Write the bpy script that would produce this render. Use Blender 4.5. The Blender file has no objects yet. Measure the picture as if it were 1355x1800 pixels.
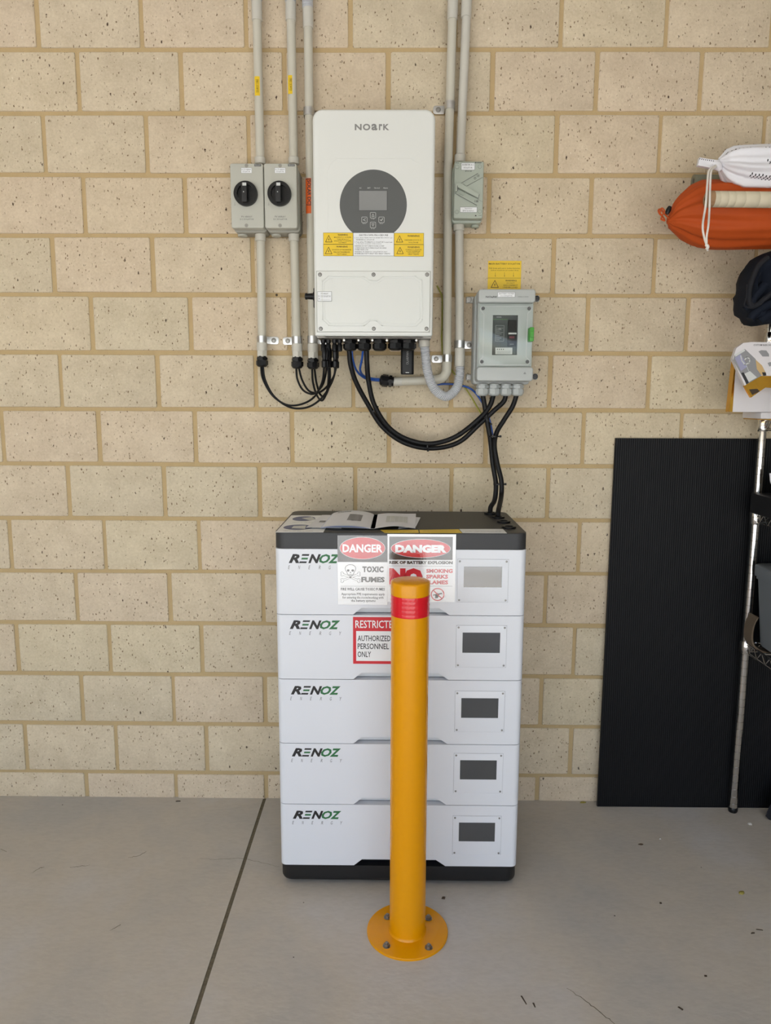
import bpy, bmesh, math, random
from mathutils import Vector, Matrix
random.seed(7)
C = bpy.context.scene.collection
# ------------------------------------------------------------------ camera, world, sun, exposure
FPX = 1300.0
CAM = Vector((0.0, -2.296, 1.3086))
YAW, PITCH, ROLL = -0.009218, 0.147554, -0.003554
fw = Vector((math.sin(YAW)*math.cos(PITCH), math.cos(YAW)*math.cos(PITCH), -math.sin(PITCH)))
rt = Vector((math.cos(YAW), -math.sin(YAW), 0)); dn = fw.cross(rt)
rt2 = rt*math.cos(ROLL) + dn*math.sin(ROLL); dn2 = -rt*math.sin(ROLL) + dn*math.cos(ROLL)
cd = bpy.data.cameras.new('camera'); cam = bpy.data.objects.new('camera', cd); C.objects.link(cam)
cam.matrix_world = Matrix(((rt2.x, -dn2.x, -fw.x, CAM.x), (rt2.y, -dn2.y, -fw.y, CAM.y), (rt2.z, -dn2.z, -fw.z, CAM.z), (0, 0, 0, 1)))
cd.sensor_fit = 'VERTICAL'; cd.sensor_height = 24.0; cd.sensor_width = 18.0; cd.lens = 24.0*FPX/1800.0
cd.clip_start = 0.05
bpy.context.scene.camera = cam
sc = bpy.context.scene
vs = sc.view_settings; vs.view_transform = 'Standard'; vs.look = 'None'; vs.gamma = 1.0; vs.use_curve_mapping = False
vs.exposure = 1.44
wd = bpy.data.worlds.new('sky'); sc.world = wd; wd.use_nodes = True
wn = wd.node_tree.nodes; wl = wd.node_tree.links
sky = wn.new('ShaderNodeTexSky'); sky.sky_type = 'NISHITA'; sky.sun_disc = False
sky.sun_elevation = math.radians(58); sky.sun_rotation = math.radians(200); sky.dust_density = 2.0
wl.new(sky.outputs[0], wn['Background'].inputs[0]); wn['Background'].inputs[1].default_value = 0.155
sd = bpy.data.lights.new('sun', 'SUN'); sd.energy = 6.4; sd.angle = 0.01; sd.color = (.97, 1.0, 1.02)
so = bpy.data.objects.new('sun', sd); C.objects.link(so); so.location = (1.0, -6, 6)
sdir = Vector((-0.25, 0.50, -1.05)).normalized()
so.rotation_euler = sdir.to_track_quat('-Z', 'Y').to_euler()

# ------------------------------------------------------------------ measuring: a photo point to a place on a plane of the room
def ray(x, y):
    return rt2*((x-677.5)/FPX) + dn2*((y-900)/FPX) + fw
def W(x, y, off=0.0):            # on the vertical plane off metres in front of the wall -> (x, z)
    d = ray(x, y); t = (-off-CAM.y)/d.y
    return CAM.x+t*d.x, CAM.z+t*d.z
def T(x, y, z=0.0):              # on the horizontal plane at height z -> (x, y)
    d = ray(x, y); t = (z-CAM.z)/d.z
    return CAM.x+t*d.x, CAM.y+t*d.y
def WR(x0, y0, x1, y1, off):     # rectangle -> x0, x1, z0, z1
    mx, my = (x0+x1)/2, (y0+y1)/2
    return W(x0, my, off)[0], W(x1, my, off)[0], W(mx, y1, off)[1], W(mx, y0, off)[1]
def P3(x, y, off):
    a = W(x, y, off); return Vector((a[0], -off, a[1]))

# ------------------------------------------------------------------ materials
def lin(c):
    return tuple(((v/255)/12.92 if v/255 <= .04045 else ((v/255+.055)/1.055)**2.4) for v in c)
MATS = {}
def mat(name, col, rough=.5, metal=0.0, bump=0.0, bscale=200, var=0.0, vscale=8, coat=0.0, spec=.5, trans=0.0, alpha=1.0, sheen=0.0, stretch=None):
    if name in MATS: return MATS[name]
    m = bpy.data.materials.new(name); m.use_nodes = True
    n = m.node_tree.nodes; l = m.node_tree.links; b = n['Principled BSDF']
    c = lin(col)
    b.inputs['Base Color'].default_value = (*c, 1); b.inputs['Roughness'].default_value = rough
    b.inputs['Metallic'].default_value = metal; b.inputs['Specular IOR Level'].default_value = spec
    b.inputs['Coat Weight'].default_value = coat; b.inputs['Coat Roughness'].default_value = .06
    b.inputs['Transmission Weight'].default_value = trans; b.inputs['Alpha'].default_value = alpha
    b.inputs['Sheen Weight'].default_value = sheen
    tc = n.new('ShaderNodeTexCoord'); src = tc.outputs['Object']
    if stretch:
        mp = n.new('ShaderNodeMapping'); mp.inputs['Scale'].default_value = stretch
        l.new(src, mp.inputs['Vector']); src = mp.outputs[0]
    if var > 0:
        t = n.new('ShaderNodeTexNoise'); t.inputs['Scale'].default_value = vscale; t.inputs['Detail'].default_value = 6
        l.new(src, t.inputs['Vector'])
        mx = n.new('ShaderNodeMix'); mx.data_type = 'RGBA'
        mx.inputs['A'].default_value = (*[v*(1-var) for v in c], 1); mx.inputs['B'].default_value = (*[min(1, v*(1+var)) for v in c], 1)
        l.new(t.outputs['Fac'], mx.inputs['Factor']); l.new(mx.outputs['Result'], b.inputs['Base Color'])
    if bump > 0:
        t = n.new('ShaderNodeTexNoise'); t.inputs['Scale'].default_value = bscale; t.inputs['Detail'].default_value = 3
        l.new(src, t.inputs['Vector'])
        bp = n.new('ShaderNodeBump'); bp.inputs['Strength'].default_value = bump; bp.inputs['Distance'].default_value = .002
        l.new(t.outputs['Fac'], bp.inputs['Height']); l.new(bp.outputs[0], b.inputs['Normal'])
    MATS[name] = m
    return m

def brick_mat():
    m = bpy.data.materials.new('brick_face'); m.use_nodes = True
    n = m.node_tree.nodes; l = m.node_tree.links; b = n['Principled BSDF']
    b.inputs['Roughness'].default_value = .9; b.inputs['Specular IOR Level'].default_value = .2
    tc = n.new('ShaderNodeTexCoord'); at = n.new('ShaderNodeAttribute'); at.attribute_name = 'tint'
    def noise(s, d=5, r=.6, sc3=None):
        t = n.new('ShaderNodeTexNoise'); t.inputs['Scale'].default_value = s; t.inputs['Detail'].default_value = d; t.inputs['Roughness'].default_value = r
        if sc3:
            mp = n.new('ShaderNodeMapping'); mp.inputs['Scale'].default_value = sc3; l.new(tc.outputs['Object'], mp.inputs[0]); l.new(mp.outputs[0], t.inputs['Vector'])
        else: l.new(tc.outputs['Object'], t.inputs['Vector'])
        return t
    def ramp(inp, stops):
        r = n.new('ShaderNodeValToRGB'); e = r.color_ramp.elements
        e[0].position, e[0].color = stops[0]; e[1].position, e[1].color = stops[-1]
        for p, c in stops[1:-1]:
            x = e.new(p); x.color = c
        l.new(inp, r.inputs[0]); return r
    def mix(f, a, bb, mode='MIX'):
        x = n.new('ShaderNodeMix'); x.data_type = 'RGBA'; x.blend_type = mode
        for k, v in (('Factor', f), ('A', a), ('B', bb)):
            if hasattr(v, 'is_linked') or isinstance(v, bpy.types.NodeSocket): l.new(v, x.inputs[k])
            elif k == 'Factor': x.inputs[k].default_value = v
            else: x.inputs[k].default_value = v
        return x.outputs['Result']
    base = ramp(at.outputs['Fac'], [(0, (*lin((202, 189, 160)), 1)), (.5, (*lin((210, 190, 163)), 1)), (1, (*lin((208, 194, 161)), 1))])
    n1 = noise(14, 6); n2 = noise(160, 4, .7)
    c1 = mix(.28, base.outputs[0], ramp(n1.outputs['Fac'], [(.25, (.42, .34, .24, 1)), (.75, (.92, .80, .62, 1))]).outputs[0])
    c2 = mix(.14, c1, ramp(n2.outputs['Fac'], [(.3, (.25, .19, .13, 1)), (.7, (1, .92, .78, 1))]).outputs[0])
    # elongated iron specks and small pits, a few pale chips
    def specks(scale, th, soft, seed):
        v = n.new('ShaderNodeTexVoronoi'); v.inputs['Scale'].default_value = scale
        mp = n.new('ShaderNodeMapping'); mp.inputs['Scale'].default_value = (1, 1, .5); mp.inputs['Location'].default_value = (seed, seed*.7, 0)
        ds = noise(300, 2); 
        av = n.new('ShaderNodeVectorMath'); av.operation = 'MULTIPLY_ADD'; av.inputs[1].default_value = (.008, .008, .008)
        l.new(ds.outputs['Color'], av.inputs[0]); l.new(tc.outputs['Object'], av.inputs[2])
        l.new(av.outputs[0], mp.inputs[0]); l.new(mp.outputs[0], v.inputs['Vector'])
        gate = n.new('ShaderNodeSeparateColor'); l.new(v.outputs['Color'], gate.inputs[0])
        mm = n.new('ShaderNodeMath'); mm.operation = 'MULTIPLY'; mm.inputs[1].default_value = th; l.new(gate.outputs[0], mm.inputs[0])
        pw = n.new('ShaderNodeMath'); pw.operation = 'POWER'; pw.inputs[1].default_value = 2.6; l.new(gate.outputs[0], pw.inputs[0])
        mm.inputs[1].default_value = th; l.new(pw.outputs[0], mm.inputs[0])
        lt = n.new('ShaderNodeMath'); lt.operation = 'SUBTRACT'; l.new(mm.outputs[0], lt.inputs[0]); l.new(v.outputs['Distance'], lt.inputs[1])
        cl = n.new('ShaderNodeMath'); cl.operation = 'MULTIPLY'; cl.inputs[1].default_value = soft; cl.use_clamp = True; l.new(lt.outputs[0], cl.inputs[0])
        return cl.outputs[0]
    s1 = specks(190, .42, 6, 0); s2 = specks(52, .17, 14, 3.3); s3 = specks(85, .18, 10, 9.1)
    c3 = mix(s1, c2, (*lin((128, 104, 80)), 1)); c4 = mix(s2, c3, (*lin((70, 52, 44)), 1)); c5 = mix(s3, c4, (*lin((232, 222, 204)), 1))
    l.new(c5, b.inputs['Base Color'])
    sub = n.new('ShaderNodeMath'); sub.operation = 'ADD'; l.new(s1, sub.inputs[0]); l.new(s2, sub.inputs[1])
    h = n.new('ShaderNodeMath'); h.operation = 'SUBTRACT'; l.new(n2.outputs['Fac'], h.inputs[0]); l.new(sub.outputs[0], h.inputs[1])
    bp = n.new('ShaderNodeBump'); bp.inputs['Strength'].default_value = .55; bp.inputs['Distance'].default_value = .0016
    l.new(h.outputs[0], bp.inputs['Height']); l.new(bp.outputs[0], b.inputs['Normal'])
    return m
def concrete_mat(name, c0, c1, c2, bump=.25):
    m = bpy.data.materials.new(name); m.use_nodes = True
    n = m.node_tree.nodes; l = m.node_tree.links; b = n['Principled BSDF']
    b.inputs['Roughness'].default_value = .72; b.inputs['Specular IOR Level'].default_value = .35
    tc = n.new('ShaderNodeTexCoord')
    a = n.new('ShaderNodeTexNoise'); a.inputs['Scale'].default_value = 2.2; a.inputs['Detail'].default_value = 7; a.inputs['Roughness'].default_value = .55
    mp = n.new('ShaderNodeMapping'); mp.inputs['Scale'].default_value = (1, 1, 1); l.new(tc.outputs['Object'], mp.inputs[0]); l.new(mp.outputs[0], a.inputs['Vector'])
    r = n.new('ShaderNodeValToRGB'); e = r.color_ramp.elements
    e[0].position = .34; e[0].color = (*lin(c0), 1); e[1].position = .68; e[1].color = (*lin(c2), 1); x = e.new(.5); x.color = (*lin(c1), 1)
    l.new(a.outputs['Fac'], r.inputs[0])
    g = n.new('ShaderNodeTexNoise'); g.inputs['Scale'].default_value = 70; g.inputs['Detail'].default_value = 5
    mp2 = n.new('ShaderNodeMapping'); mp2.inputs['Rotation'].default_value = (0, 0, -.5); mp2.inputs['Scale'].default_value = (.7, 1.5, 1); l.new(tc.outputs['Object'], mp2.inputs[0]); l.new(mp2.outputs[0], g.inputs['Vector'])
    gr = n.new('ShaderNodeValToRGB'); gr.color_ramp.elements[0].position = .3; gr.color_ramp.elements[0].color = (.90, .90, .90, 1); gr.color_ramp.elements[1].position = .6; gr.color_ramp.elements[1].color = (1.03, 1.03, 1.03, 1)
    l.new(g.outputs['Fac'], gr.inputs[0])
    mx = n.new('ShaderNodeMix'); mx.data_type = 'RGBA'; mx.blend_type = 'MULTIPLY'; mx.inputs['Factor'].default_value = .55
    l.new(r.outputs[0], mx.inputs['A']); l.new(gr.outputs[0], mx.inputs['B'])
    v = n.new('ShaderNodeTexVoronoi'); v.inputs['Scale'].default_value = 26; l.new(tc.outputs['Object'], v.inputs['Vector'])
    sp = n.new('ShaderNodeSeparateColor'); l.new(v.outputs['Color'], sp.inputs[0])
    pw = n.new('ShaderNodeMath'); pw.operation = 'POWER'; pw.inputs[1].default_value = 9; l.new(sp.outputs[0], pw.inputs[0])
    m1 = n.new('ShaderNodeMath'); m1.operation = 'MULTIPLY'; m1.inputs[1].default_value = .07; l.new(pw.outputs[0], m1.inputs[0])
    su = n.new('ShaderNodeMath'); su.operation = 'SUBTRACT'; l.new(m1.outputs[0], su.inputs[0]); l.new(v.outputs['Distance'], su.inputs[1])
    cl = n.new('ShaderNodeMath'); cl.operation = 'MULTIPLY'; cl.inputs[1].default_value = 40; cl.use_clamp = True; l.new(su.outputs[0], cl.inputs[0])
    m2 = n.new('ShaderNodeMix'); m2.data_type = 'RGBA'; l.new(cl.outputs[0], m2.inputs['Factor']); l.new(mx.outputs['Result'], m2.inputs['A']); m2.inputs['B'].default_value = (*lin((70, 62, 52)), 1)
    l.new(m2.outputs['Result'], b.inputs['Base Color'])
    bp = n.new('ShaderNodeBump'); bp.inputs['Strength'].default_value = bump; bp.inputs['Distance'].default_value = .002
    l.new(g.outputs['Fac'], bp.inputs['Height']); l.new(bp.outputs[0], b.inputs['Normal'])
    return m
def ribbed_mat():
    m = bpy.data.materials.new('black_ribbed_plastic'); m.use_nodes = True
    n = m.node_tree.nodes; l = m.node_tree.links; b = n['Principled BSDF']
    b.inputs['Base Color'].default_value = (*lin((12, 13, 16)), 1); b.inputs['Roughness'].default_value = .5; b.inputs['Specular IOR Level'].default_value = .2
    tc = n.new('ShaderNodeTexCoord'); w = n.new('ShaderNodeTexWave'); w.bands_direction = 'X'; w.inputs['Scale'].default_value = 1/.0068/2*.64
    l.new(tc.outputs['Object'], w.inputs['Vector'])
    bp = n.new('ShaderNodeBump'); bp.inputs['Strength'].default_value = .5; bp.inputs['Distance'].default_value = .001
    l.new(w.outputs['Fac'], bp.inputs['Height']); l.new(bp.outputs[0], b.inputs['Normal'])
    return m
def film_mat():
    m = bpy.data.materials.new('glossy_sign_laminate'); m.use_nodes = True
    n = m.node_tree.nodes; l = m.node_tree.links
    for x in list(n):
        if x.type != 'OUTPUT_MATERIAL': n.remove(x)
    o = [x for x in n if x.type == 'OUTPUT_MATERIAL'][0]
    tr = n.new('ShaderNodeBsdfTransparent'); gl = n.new('ShaderNodeBsdfGlossy'); gl.inputs['Roughness'].default_value = .05
    fr = n.new('ShaderNodeFresnel'); fr.inputs['IOR'].default_value = 1.95
    tc = n.new('ShaderNodeTexCoord')
    t = n.new('ShaderNodeTexNoise'); t.inputs['Scale'].default_value = 190; t.inputs['Detail'].default_value = 3
    l.new(tc.outputs['Object'], t.inputs['Vector'])
    bp = n.new('ShaderNodeBump'); bp.inputs['Strength'].default_value = .35; bp.inputs['Distance'].default_value = .0008
    l.new(t.outputs['Fac'], bp.inputs['Height']); l.new(bp.outputs[0], gl.inputs['Normal']); l.new(bp.outputs[0], fr.inputs['Normal'])
    ge = n.new('ShaderNodeNewGeometry'); su = n.new('ShaderNodeMath'); su.operation = 'SUBTRACT'; su.use_clamp = True; l.new(fr.outputs[0], su.inputs[0]); l.new(ge.outputs['Backfacing'], su.inputs[1])
    mx = n.new('ShaderNodeMixShader'); l.new(su.outputs[0], mx.inputs[0]); l.new(tr.outputs[0], mx.inputs[1]); l.new(gl.outputs[0], mx.inputs[2])
    l.new(mx.outputs[0], o.inputs[0]); return m
def clear_mat(name, tint=(1, 1, 1), rough=.03, ior=1.45):
    m = bpy.data.materials.new(name); m.use_nodes = True
    n = m.node_tree.nodes; l = m.node_tree.links
    for x in list(n):
        if x.type != 'OUTPUT_MATERIAL': n.remove(x)
    o = [x for x in n if x.type == 'OUTPUT_MATERIAL'][0]
    tr = n.new('ShaderNodeBsdfTransparent'); tr.inputs[0].default_value = (*tint, 1)
    gl = n.new('ShaderNodeBsdfGlossy'); gl.inputs['Roughness'].default_value = rough
    fr = n.new('ShaderNodeFresnel'); fr.inputs['IOR'].default_value = ior
    ge = n.new('ShaderNodeNewGeometry'); su = n.new('ShaderNodeMath'); su.operation = 'SUBTRACT'; su.use_clamp = True; l.new(fr.outputs[0], su.inputs[0]); l.new(ge.outputs['Backfacing'], su.inputs[1])
    mx = n.new('ShaderNodeMixShader'); l.new(su.outputs[0], mx.inputs[0]); l.new(tr.outputs[0], mx.inputs[1]); l.new(gl.outputs[0], mx.inputs[2])
    l.new(mx.outputs[0], o.inputs[0]); return m

M_BRICK = brick_mat()
M_MORTAR = mat('mortar', (188, 164, 122), .95, bump=.6, bscale=260, var=.08, vscale=20)
M_FLOOR = concrete_mat('concrete_floor', (178, 174, 168), (190, 182, 170), (192, 188, 184))
M_DRIVE = concrete_mat('driveway_paving', (192, 188, 181), (200, 196, 189), (208, 204, 197))
M_JOINT = mat('joint_filler', (104, 96, 78), .95, bump=.8, bscale=300, var=.5, vscale=120)
M_PLASTER = mat('plaster', (205, 200, 192), .85, bump=.1)
M_CEIL = mat('ceiling_paint', (214, 210, 202), .85)
M_PVC = mat('grey_pvc', (198, 194, 180), .42, var=.03, vscale=10)
M_PVCL = mat('light_grey_pvc', (198, 195, 185), .4)
M_FLEX = mat('flexible_grey_pvc', (190, 192, 196), .4)
M_ISO = mat('isolator_grey', (184, 184, 174), .45)
M_ISOD = mat('isolator_base_grey', (150, 148, 138), .5)
M_ISOG = mat('isolator_green_grey', (172, 180, 168), .42)
M_BLK = mat('black_plastic', (15, 15, 17), .38, spec=.35)
M_BLKM = mat('matt_black_plastic', (28, 28, 30), .55, bump=.08, bscale=500)
M_CABLE = mat('black_cable', (12, 12, 14), .5, spec=.3)
M_BLUE = mat('blue_cable', (38, 84, 168), .4)
M_EARTH = mat('earth_green_yellow', (150, 148, 52), .45)
M_ZINC = mat('zinc_plated_steel', (205, 205, 205), .28, 1.0, bump=.1, bscale=60)
M_CHROME = mat('chrome', (215, 213, 210), .1, 1.0)
M_STEEL = mat('dull_steel', (150, 148, 144), .42, 1.0)
M_INV = mat('inverter_white', (223, 225, 221), .4)
M_INVL = mat('inverter_groove', (170, 170, 162), .6)
M_DISC = mat('display_grey', (86, 88, 88), .35)
M_LCD = mat('dark_glass', (58, 62, 66), .05, coat=1.0, spec=1.0)
M_LOGO = mat('logo_grey', (132, 132, 130), .5)
M_PALE = mat('pale_print', (200, 202, 200), .5)
M_YEL = mat('yellow_label', (232, 196, 36), .38)
M_WLAB = mat('white_label', (232, 234, 236), .35)
M_INK = mat('black_ink', (32, 30, 30), .5)
M_INKY = mat('ink_on_yellow', (70, 54, 12), .5)
M_INKG = mat('grey_ink', (86, 86, 86), .5)
M_ORL = mat('orange_label', (226, 100, 36), .45)
M_BOXG = mat('enclosure_grey', (180, 184, 182), .4)
M_BOXD = mat('enclosure_grey_side', (166, 170, 168), .42)
M_GREEN = mat('green_latch', (72, 156, 56), .4)
M_CLEAR = clear_mat('clear_window', (.965, .98, .972), .05, 1.5)
M_BRK = mat('breaker_dark', (48, 56, 56), .45)
M_WHITE = mat('battery_white', (224, 226, 231), .38, coat=.15)
M_WREC = mat('battery_recess_white', (214, 216, 218), .5)
M_LID = mat('lid_black', (50, 50, 51), .5, bump=.12, bscale=700)
M_BASEB = mat('base_black', (18, 19, 22), .45)
M_GRN = mat('logo_green', (46, 110, 64), .5)
M_RED = mat('sign_red', (206, 30, 44), .4)
M_SWHITE = mat('sign_white', (240, 241, 242), .35)
M_SBLK = mat('sign_black', (34, 34, 36), .35)
M_FILM = film_mat()
M_BOLL = mat('bollard_yellow', (226, 152, 0), .25, spec=.35, bump=.02, bscale=30)
M_PAPER = mat('paper', (226, 226, 230), .7)
M_PAPB = mat('paper_blue_edge', (150, 168, 222), .7)
M_PRINT = mat('grey_print', (138, 138, 140), .7)
M_BPRINT = mat('blue_pictogram', (72, 84, 128), .45)
M_RIB = ribbed_mat()
M_ORANGE = mat('orange_nylon', (182, 78, 30), .6, spec=.2, bump=.25, bscale=25, var=.06, vscale=12)
M_WBAG = mat('white_nylon', (226, 226, 232), .55, bump=.2, bscale=30)
M_STRIPE = mat('black_stitch', (32, 32, 40), .7)
M_ROPE = mat('white_cord', (232, 228, 222), .8, bump=.5, bscale=900)
M_KRAFT = mat('kraft_cardboard', (160, 126, 92), .85, bump=.2, var=.08, vscale=20)
M_TUBE = mat('tube_paper', (206, 196, 172), .75, var=.06, vscale=18, bump=.15)
M_ROLL = mat('grey_green_roll', (122, 122, 104), .7)
M_NAVY = mat('navy_fabric', (19, 25, 37), .85, bump=.35, bscale=400, spec=.2)
M_NAVYD = mat('navy_lining', (16, 18, 26), .85)
M_GOLD = mat('gold_foil', (206, 158, 62), .22, 1.0, bump=.15, bscale=40)
M_BRASS = mat('copper_brass', (196, 128, 62), .25, 1.0)
M_CARTON = mat('white_carton', (214, 210, 212), .6)
M_TUBG = mat('grey_tub_plastic', (122, 128, 134), .35)
M_LEAF = mat('dry_leaf', (150, 138, 66), .8)
M_BROWN = mat('brown_debris', (66, 54, 42), .9)
M_STONE = mat('pale_stone', (196, 192, 184), .9)

# ------------------------------------------------------------------ mesh helpers
WALL = lambda u, v, w: (u, -w, v)
FLAT = lambda u, v, w: (u, v, w)
FONTC = {}
def glyphs(body, bold=0.0, shear=0.0, res=3, space=1.0):
    k = (body, bold, shear, res, space)
    if k in FONTC: return FONTC[k]
    cu = bpy.data.curves.new('t', 'FONT'); cu.body = body; cu.size = 1.0; cu.offset = bold; cu.shear = shear
    cu.resolution_u = res; cu.space_character = space; cu.fill_mode = 'FRONT'
    o = bpy.data.objects.new('t', cu); C.objects.link(o)
    dg = bpy.context.evaluated_depsgraph_get(); dg.update()
    me = bpy.data.meshes.new_from_object(o.evaluated_get(dg))
    vs_ = [(v.co.x, v.co.y) for v in me.vertices]; fs = [tuple(p.vertices) for p in me.polygons]
    bpy.data.objects.remove(o); bpy.data.curves.remove(cu); bpy.data.meshes.remove(me)
    xs = [v[0] for v in vs_]; ys = [v[1] for v in vs_]; x0, x1, y0, y1 = min(xs), max(xs), min(ys), max(ys)
    vs_ = [((a-x0)/(x1-x0), (b-y0)/(y1-y0)) for a, b in vs_]
    FONTC[k] = (vs_, fs); return FONTC[k]

def rrect(x0, x1, z0, z1, r, n=5):
    r = max(1e-5, min(r, (x1-x0)/2-1e-5, (z1-z0)/2-1e-5)); p = []
    for cx, cz, a0 in ((x1-r, z1-r, 0), (x0+r, z1-r, 90), (x0+r, z0+r, 180), (x1-r, z0+r, 270)):
        for i in range(n+1):
            a = math.radians(a0+90*i/n); p.append((cx+r*math.cos(a), cz+r*math.sin(a)))
    return p
def catmull(pts, n=8):
    pts = [Vector(p) for p in pts]
    if len(pts) < 3: return pts
    q = [pts[0]*2-pts[1]]+pts+[pts[-1]*2-pts[-2]]; out = []
    for i in range(1, len(q)-2):
        p0, p1, p2, p3 = q[i-1], q[i], q[i+1], q[i+2]
        for j in range(n):
            t = j/n
            out.append(.5*((2*p1)+(p2-p0)*t+(2*p0-5*p1+4*p2-p3)*t*t+(3*p1-p0-3*p2+p3)*t**3))
    out.append(pts[-1]); return out

class MB:
    def __init__(s, *mats, fr=WALL):
        s.v = []; s.f = []; s.m = []; s.mats = list(mats); s.fr = fr; s.mi = 0; s.smooth = 40
    def use(s, i): s.mi = i; return s
    def add(s, vs_, fs, raw=False):
        b = len(s.v); s.v += [Vector(v) if raw else Vector(s.fr(*v)) for v in vs_]
        for f in fs: s.f.append(tuple(b+i for i in f)); s.m.append(s.mi)
        return s
    def rings(s, rings, cap0=True, cap1=True, raw=False):
        n = len(rings[0]); vs_ = [p for r in rings for p in r]; fs = []
        for k in range(len(rings)-1):
            for i in range(n): fs.append((k*n+i, k*n+(i+1) % n, (k+1)*n+(i+1) % n, (k+1)*n+i))
        if cap0: fs.append(tuple(range(n))[::-1])
        if cap1: fs.append(tuple((len(rings)-1)*n+i for i in range(n)))
        return s.add(vs_, fs, raw)
    def box(s, x0, x1, z0, z1, w0, w1, b=0.0):
        return s.rbox(x0, x1, z0, z1, w0, w1, b, b, n=2) if b > 0 else s.prism([(x0, z0), (x1, z0), (x1, z1), (x0, z1)], w0, w1)
    def prism(s, poly, w0, w1):
        return s.rings([[(a, b, w0) for a, b in poly], [(a, b, w1) for a, b in poly]])
    def rbox(s, x0, x1, z0, z1, w0, w1, r, b=0.0, n=5, back=False):
        R = []
        if back and b > 0:
            for k in (0, 1, 2):
                a = math.pi/2*(1-k/3); i = b*(1-math.cos(a)); R.append([(p, q, w0+b*(1-math.sin(a)) if False else w0+b*(1-math.cos(math.pi/2*(1-k/3)))*0 + b*(k/3)) for p, q in rrect(x0+b*(1-k/3), x1-b*(1-k/3), z0+b*(1-k/3), z1-b*(1-k/3), max(r-b*(1-k/3), 1e-4), n)])
            R.append([(p, q, w0+b) for p, q in rrect(x0, x1, z0, z1, r, n)])
        else: R.append([(p, q, w0) for p, q in rrect(x0, x1, z0, z1, r, n)])
        if b > 0:
            for k in range(4):
                a = math.pi/2*k/3; i = b*(1-math.cos(a)); h = b*math.sin(a)
                R.append([(p, q, w1-b+h) for p, q in rrect(x0+i, x1-i, z0+i, z1-i, max(r-i, 1e-4), n)])
        else: R.append([(p, q, w1) for p, q in rrect(x0, x1, z0, z1, r, n)])
        return s.rings(R)
    def poly(s, pts, w):
        return s.add([(a, b, w) for a, b in pts], [tuple(range(len(pts)))])
    def disc(s, x, z, r, w0, w1, n=28, b=0.0):
        R = [[(x+r*math.cos(2*math.pi*i/n), z+r*math.sin(2*math.pi*i/n), w0) for i in range(n)]]
        if b > 0:
            for k in range(4):
                a = math.pi/2*k/3; rr = r-b*(1-math.cos(a)); h = w1-b+b*math.sin(a)
                R.append([(x+rr*math.cos(2*math.pi*i/n), z+rr*math.sin(2*math.pi*i/n), h) for i in range(n)])
        else: R.append([(x+r*math.cos(2*math.pi*i/n), z+r*math.sin(2*math.pi*i/n), w1) for i in range(n)])
        return s.rings(R)
    def ring(s, x, z, r0, r1, w0, w1, n=32, sx=1.0):
        R = [[(x+r*math.cos(2*math.pi*i/n)*sx, z+r*math.sin(2*math.pi*i/n), w) for i in range(n)] for r, w in ((r0, w0), (r0, w1), (r1, w1), (r1, w0))]
        R.append(R[0]); return s.rings(R, False, False)
    def ellipse(s, x0, x1, z0, z1, w, n=40, inner=None):
        cx, cz, a, b = (x0+x1)/2, (z0+z1)/2, (x1-x0)/2, (z1-z0)/2
        if inner is None: return s.poly([(cx+a*math.cos(2*math.pi*i/n), cz+b*math.sin(2*math.pi*i/n)) for i in range(n)], w)
        R = [[(cx+(a-k)*math.cos(2*math.pi*i/n), cz+(b-k)*math.sin(2*math.pi*i/n), w) for i in range(n)] for k in (0, inner)]
        return s.rings(R, False, False)
    def frame(s, x0, x1, z0, z1, t, w):
        for a in ((x0, x1, z0, z0+t), (x0, x1, z1-t, z1), (x0, x0+t, z0+t, z1-t), (x1-t, x1, z0+t, z1-t)):
            s.poly([(a[0], a[2]), (a[1], a[2]), (a[1], a[3]), (a[0], a[3])], w)
        return s
    def line(s, pts, t, w, w2=None):
        for (a, b), (c, d) in zip(pts, pts[1:]):
            L = math.hypot(c-a, d-b) or 1; nx, nz = -(d-b)/L*t/2, (c-a)/L*t/2; ex, ez = (c-a)/L*t/3, (d-b)/L*t/3
            q = [(a+nx-ex, b+nz-ez), (a-nx-ex, b-nz-ez), (c-nx+ex, d-nz+ez), (c+nx+ex, d+nz+ez)]
            if w2 is None: s.poly(q, w)
            else: s.prism(q, w, w2)
        return s
    def text(s, body, x0, x1, z0, z1, w, bold=0.0, shear=0.0, rot=0, res=2, space=1.0):
        vs_, fs = glyphs(body, bold, shear, res, space); out = []
        for a, b in vs_:
            if rot == 90: out.append((x1-b*(x1-x0), z0+a*(z1-z0), w))
            elif rot == -90: out.append((x0+b*(x1-x0), z1-a*(z1-z0), w))
            else: out.append((x0+a*(x1-x0), z0+b*(z1-z0), w))
        return s.add(out, fs)
    def lathe(s, o, d, prof, n=20, sides=None):
        o = Vector(o); d = Vector(d).normalized(); a = d.orthogonal().normalized(); b = d.cross(a)
        R = [[o+d*h+(a*math.cos(2*math.pi*i/n)+b*math.sin(2*math.pi*i/n))*max(r, 1e-5) for i in range(n)] for r, h in prof]
        return s.rings(R, raw=True)
    def tube(s, pts, r, n=12, rf=None, cat=8):
        p = catmull(pts, cat) if cat else [Vector(q) for q in pts]
        up = None; R = []; Ls = 0
        for i, q in enumerate(p):
            t = (p[min(i+1, len(p)-1)]-p[max(i-1, 0)]).normalized()
            if i: Ls += (q-p[i-1]).length
            if up is None: up = t.orthogonal().normalized()
            up = (up-t*up.dot(t)).normalized(); b = t.cross(up); rr = rf(i/(len(p)-1), Ls) if rf else r
            R.append([q+(up*math.cos(2*math.pi*k/n)+b*math.sin(2*math.pi*k/n))*rr for k in range(n)])
        return s.rings(R, raw=True)
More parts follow.
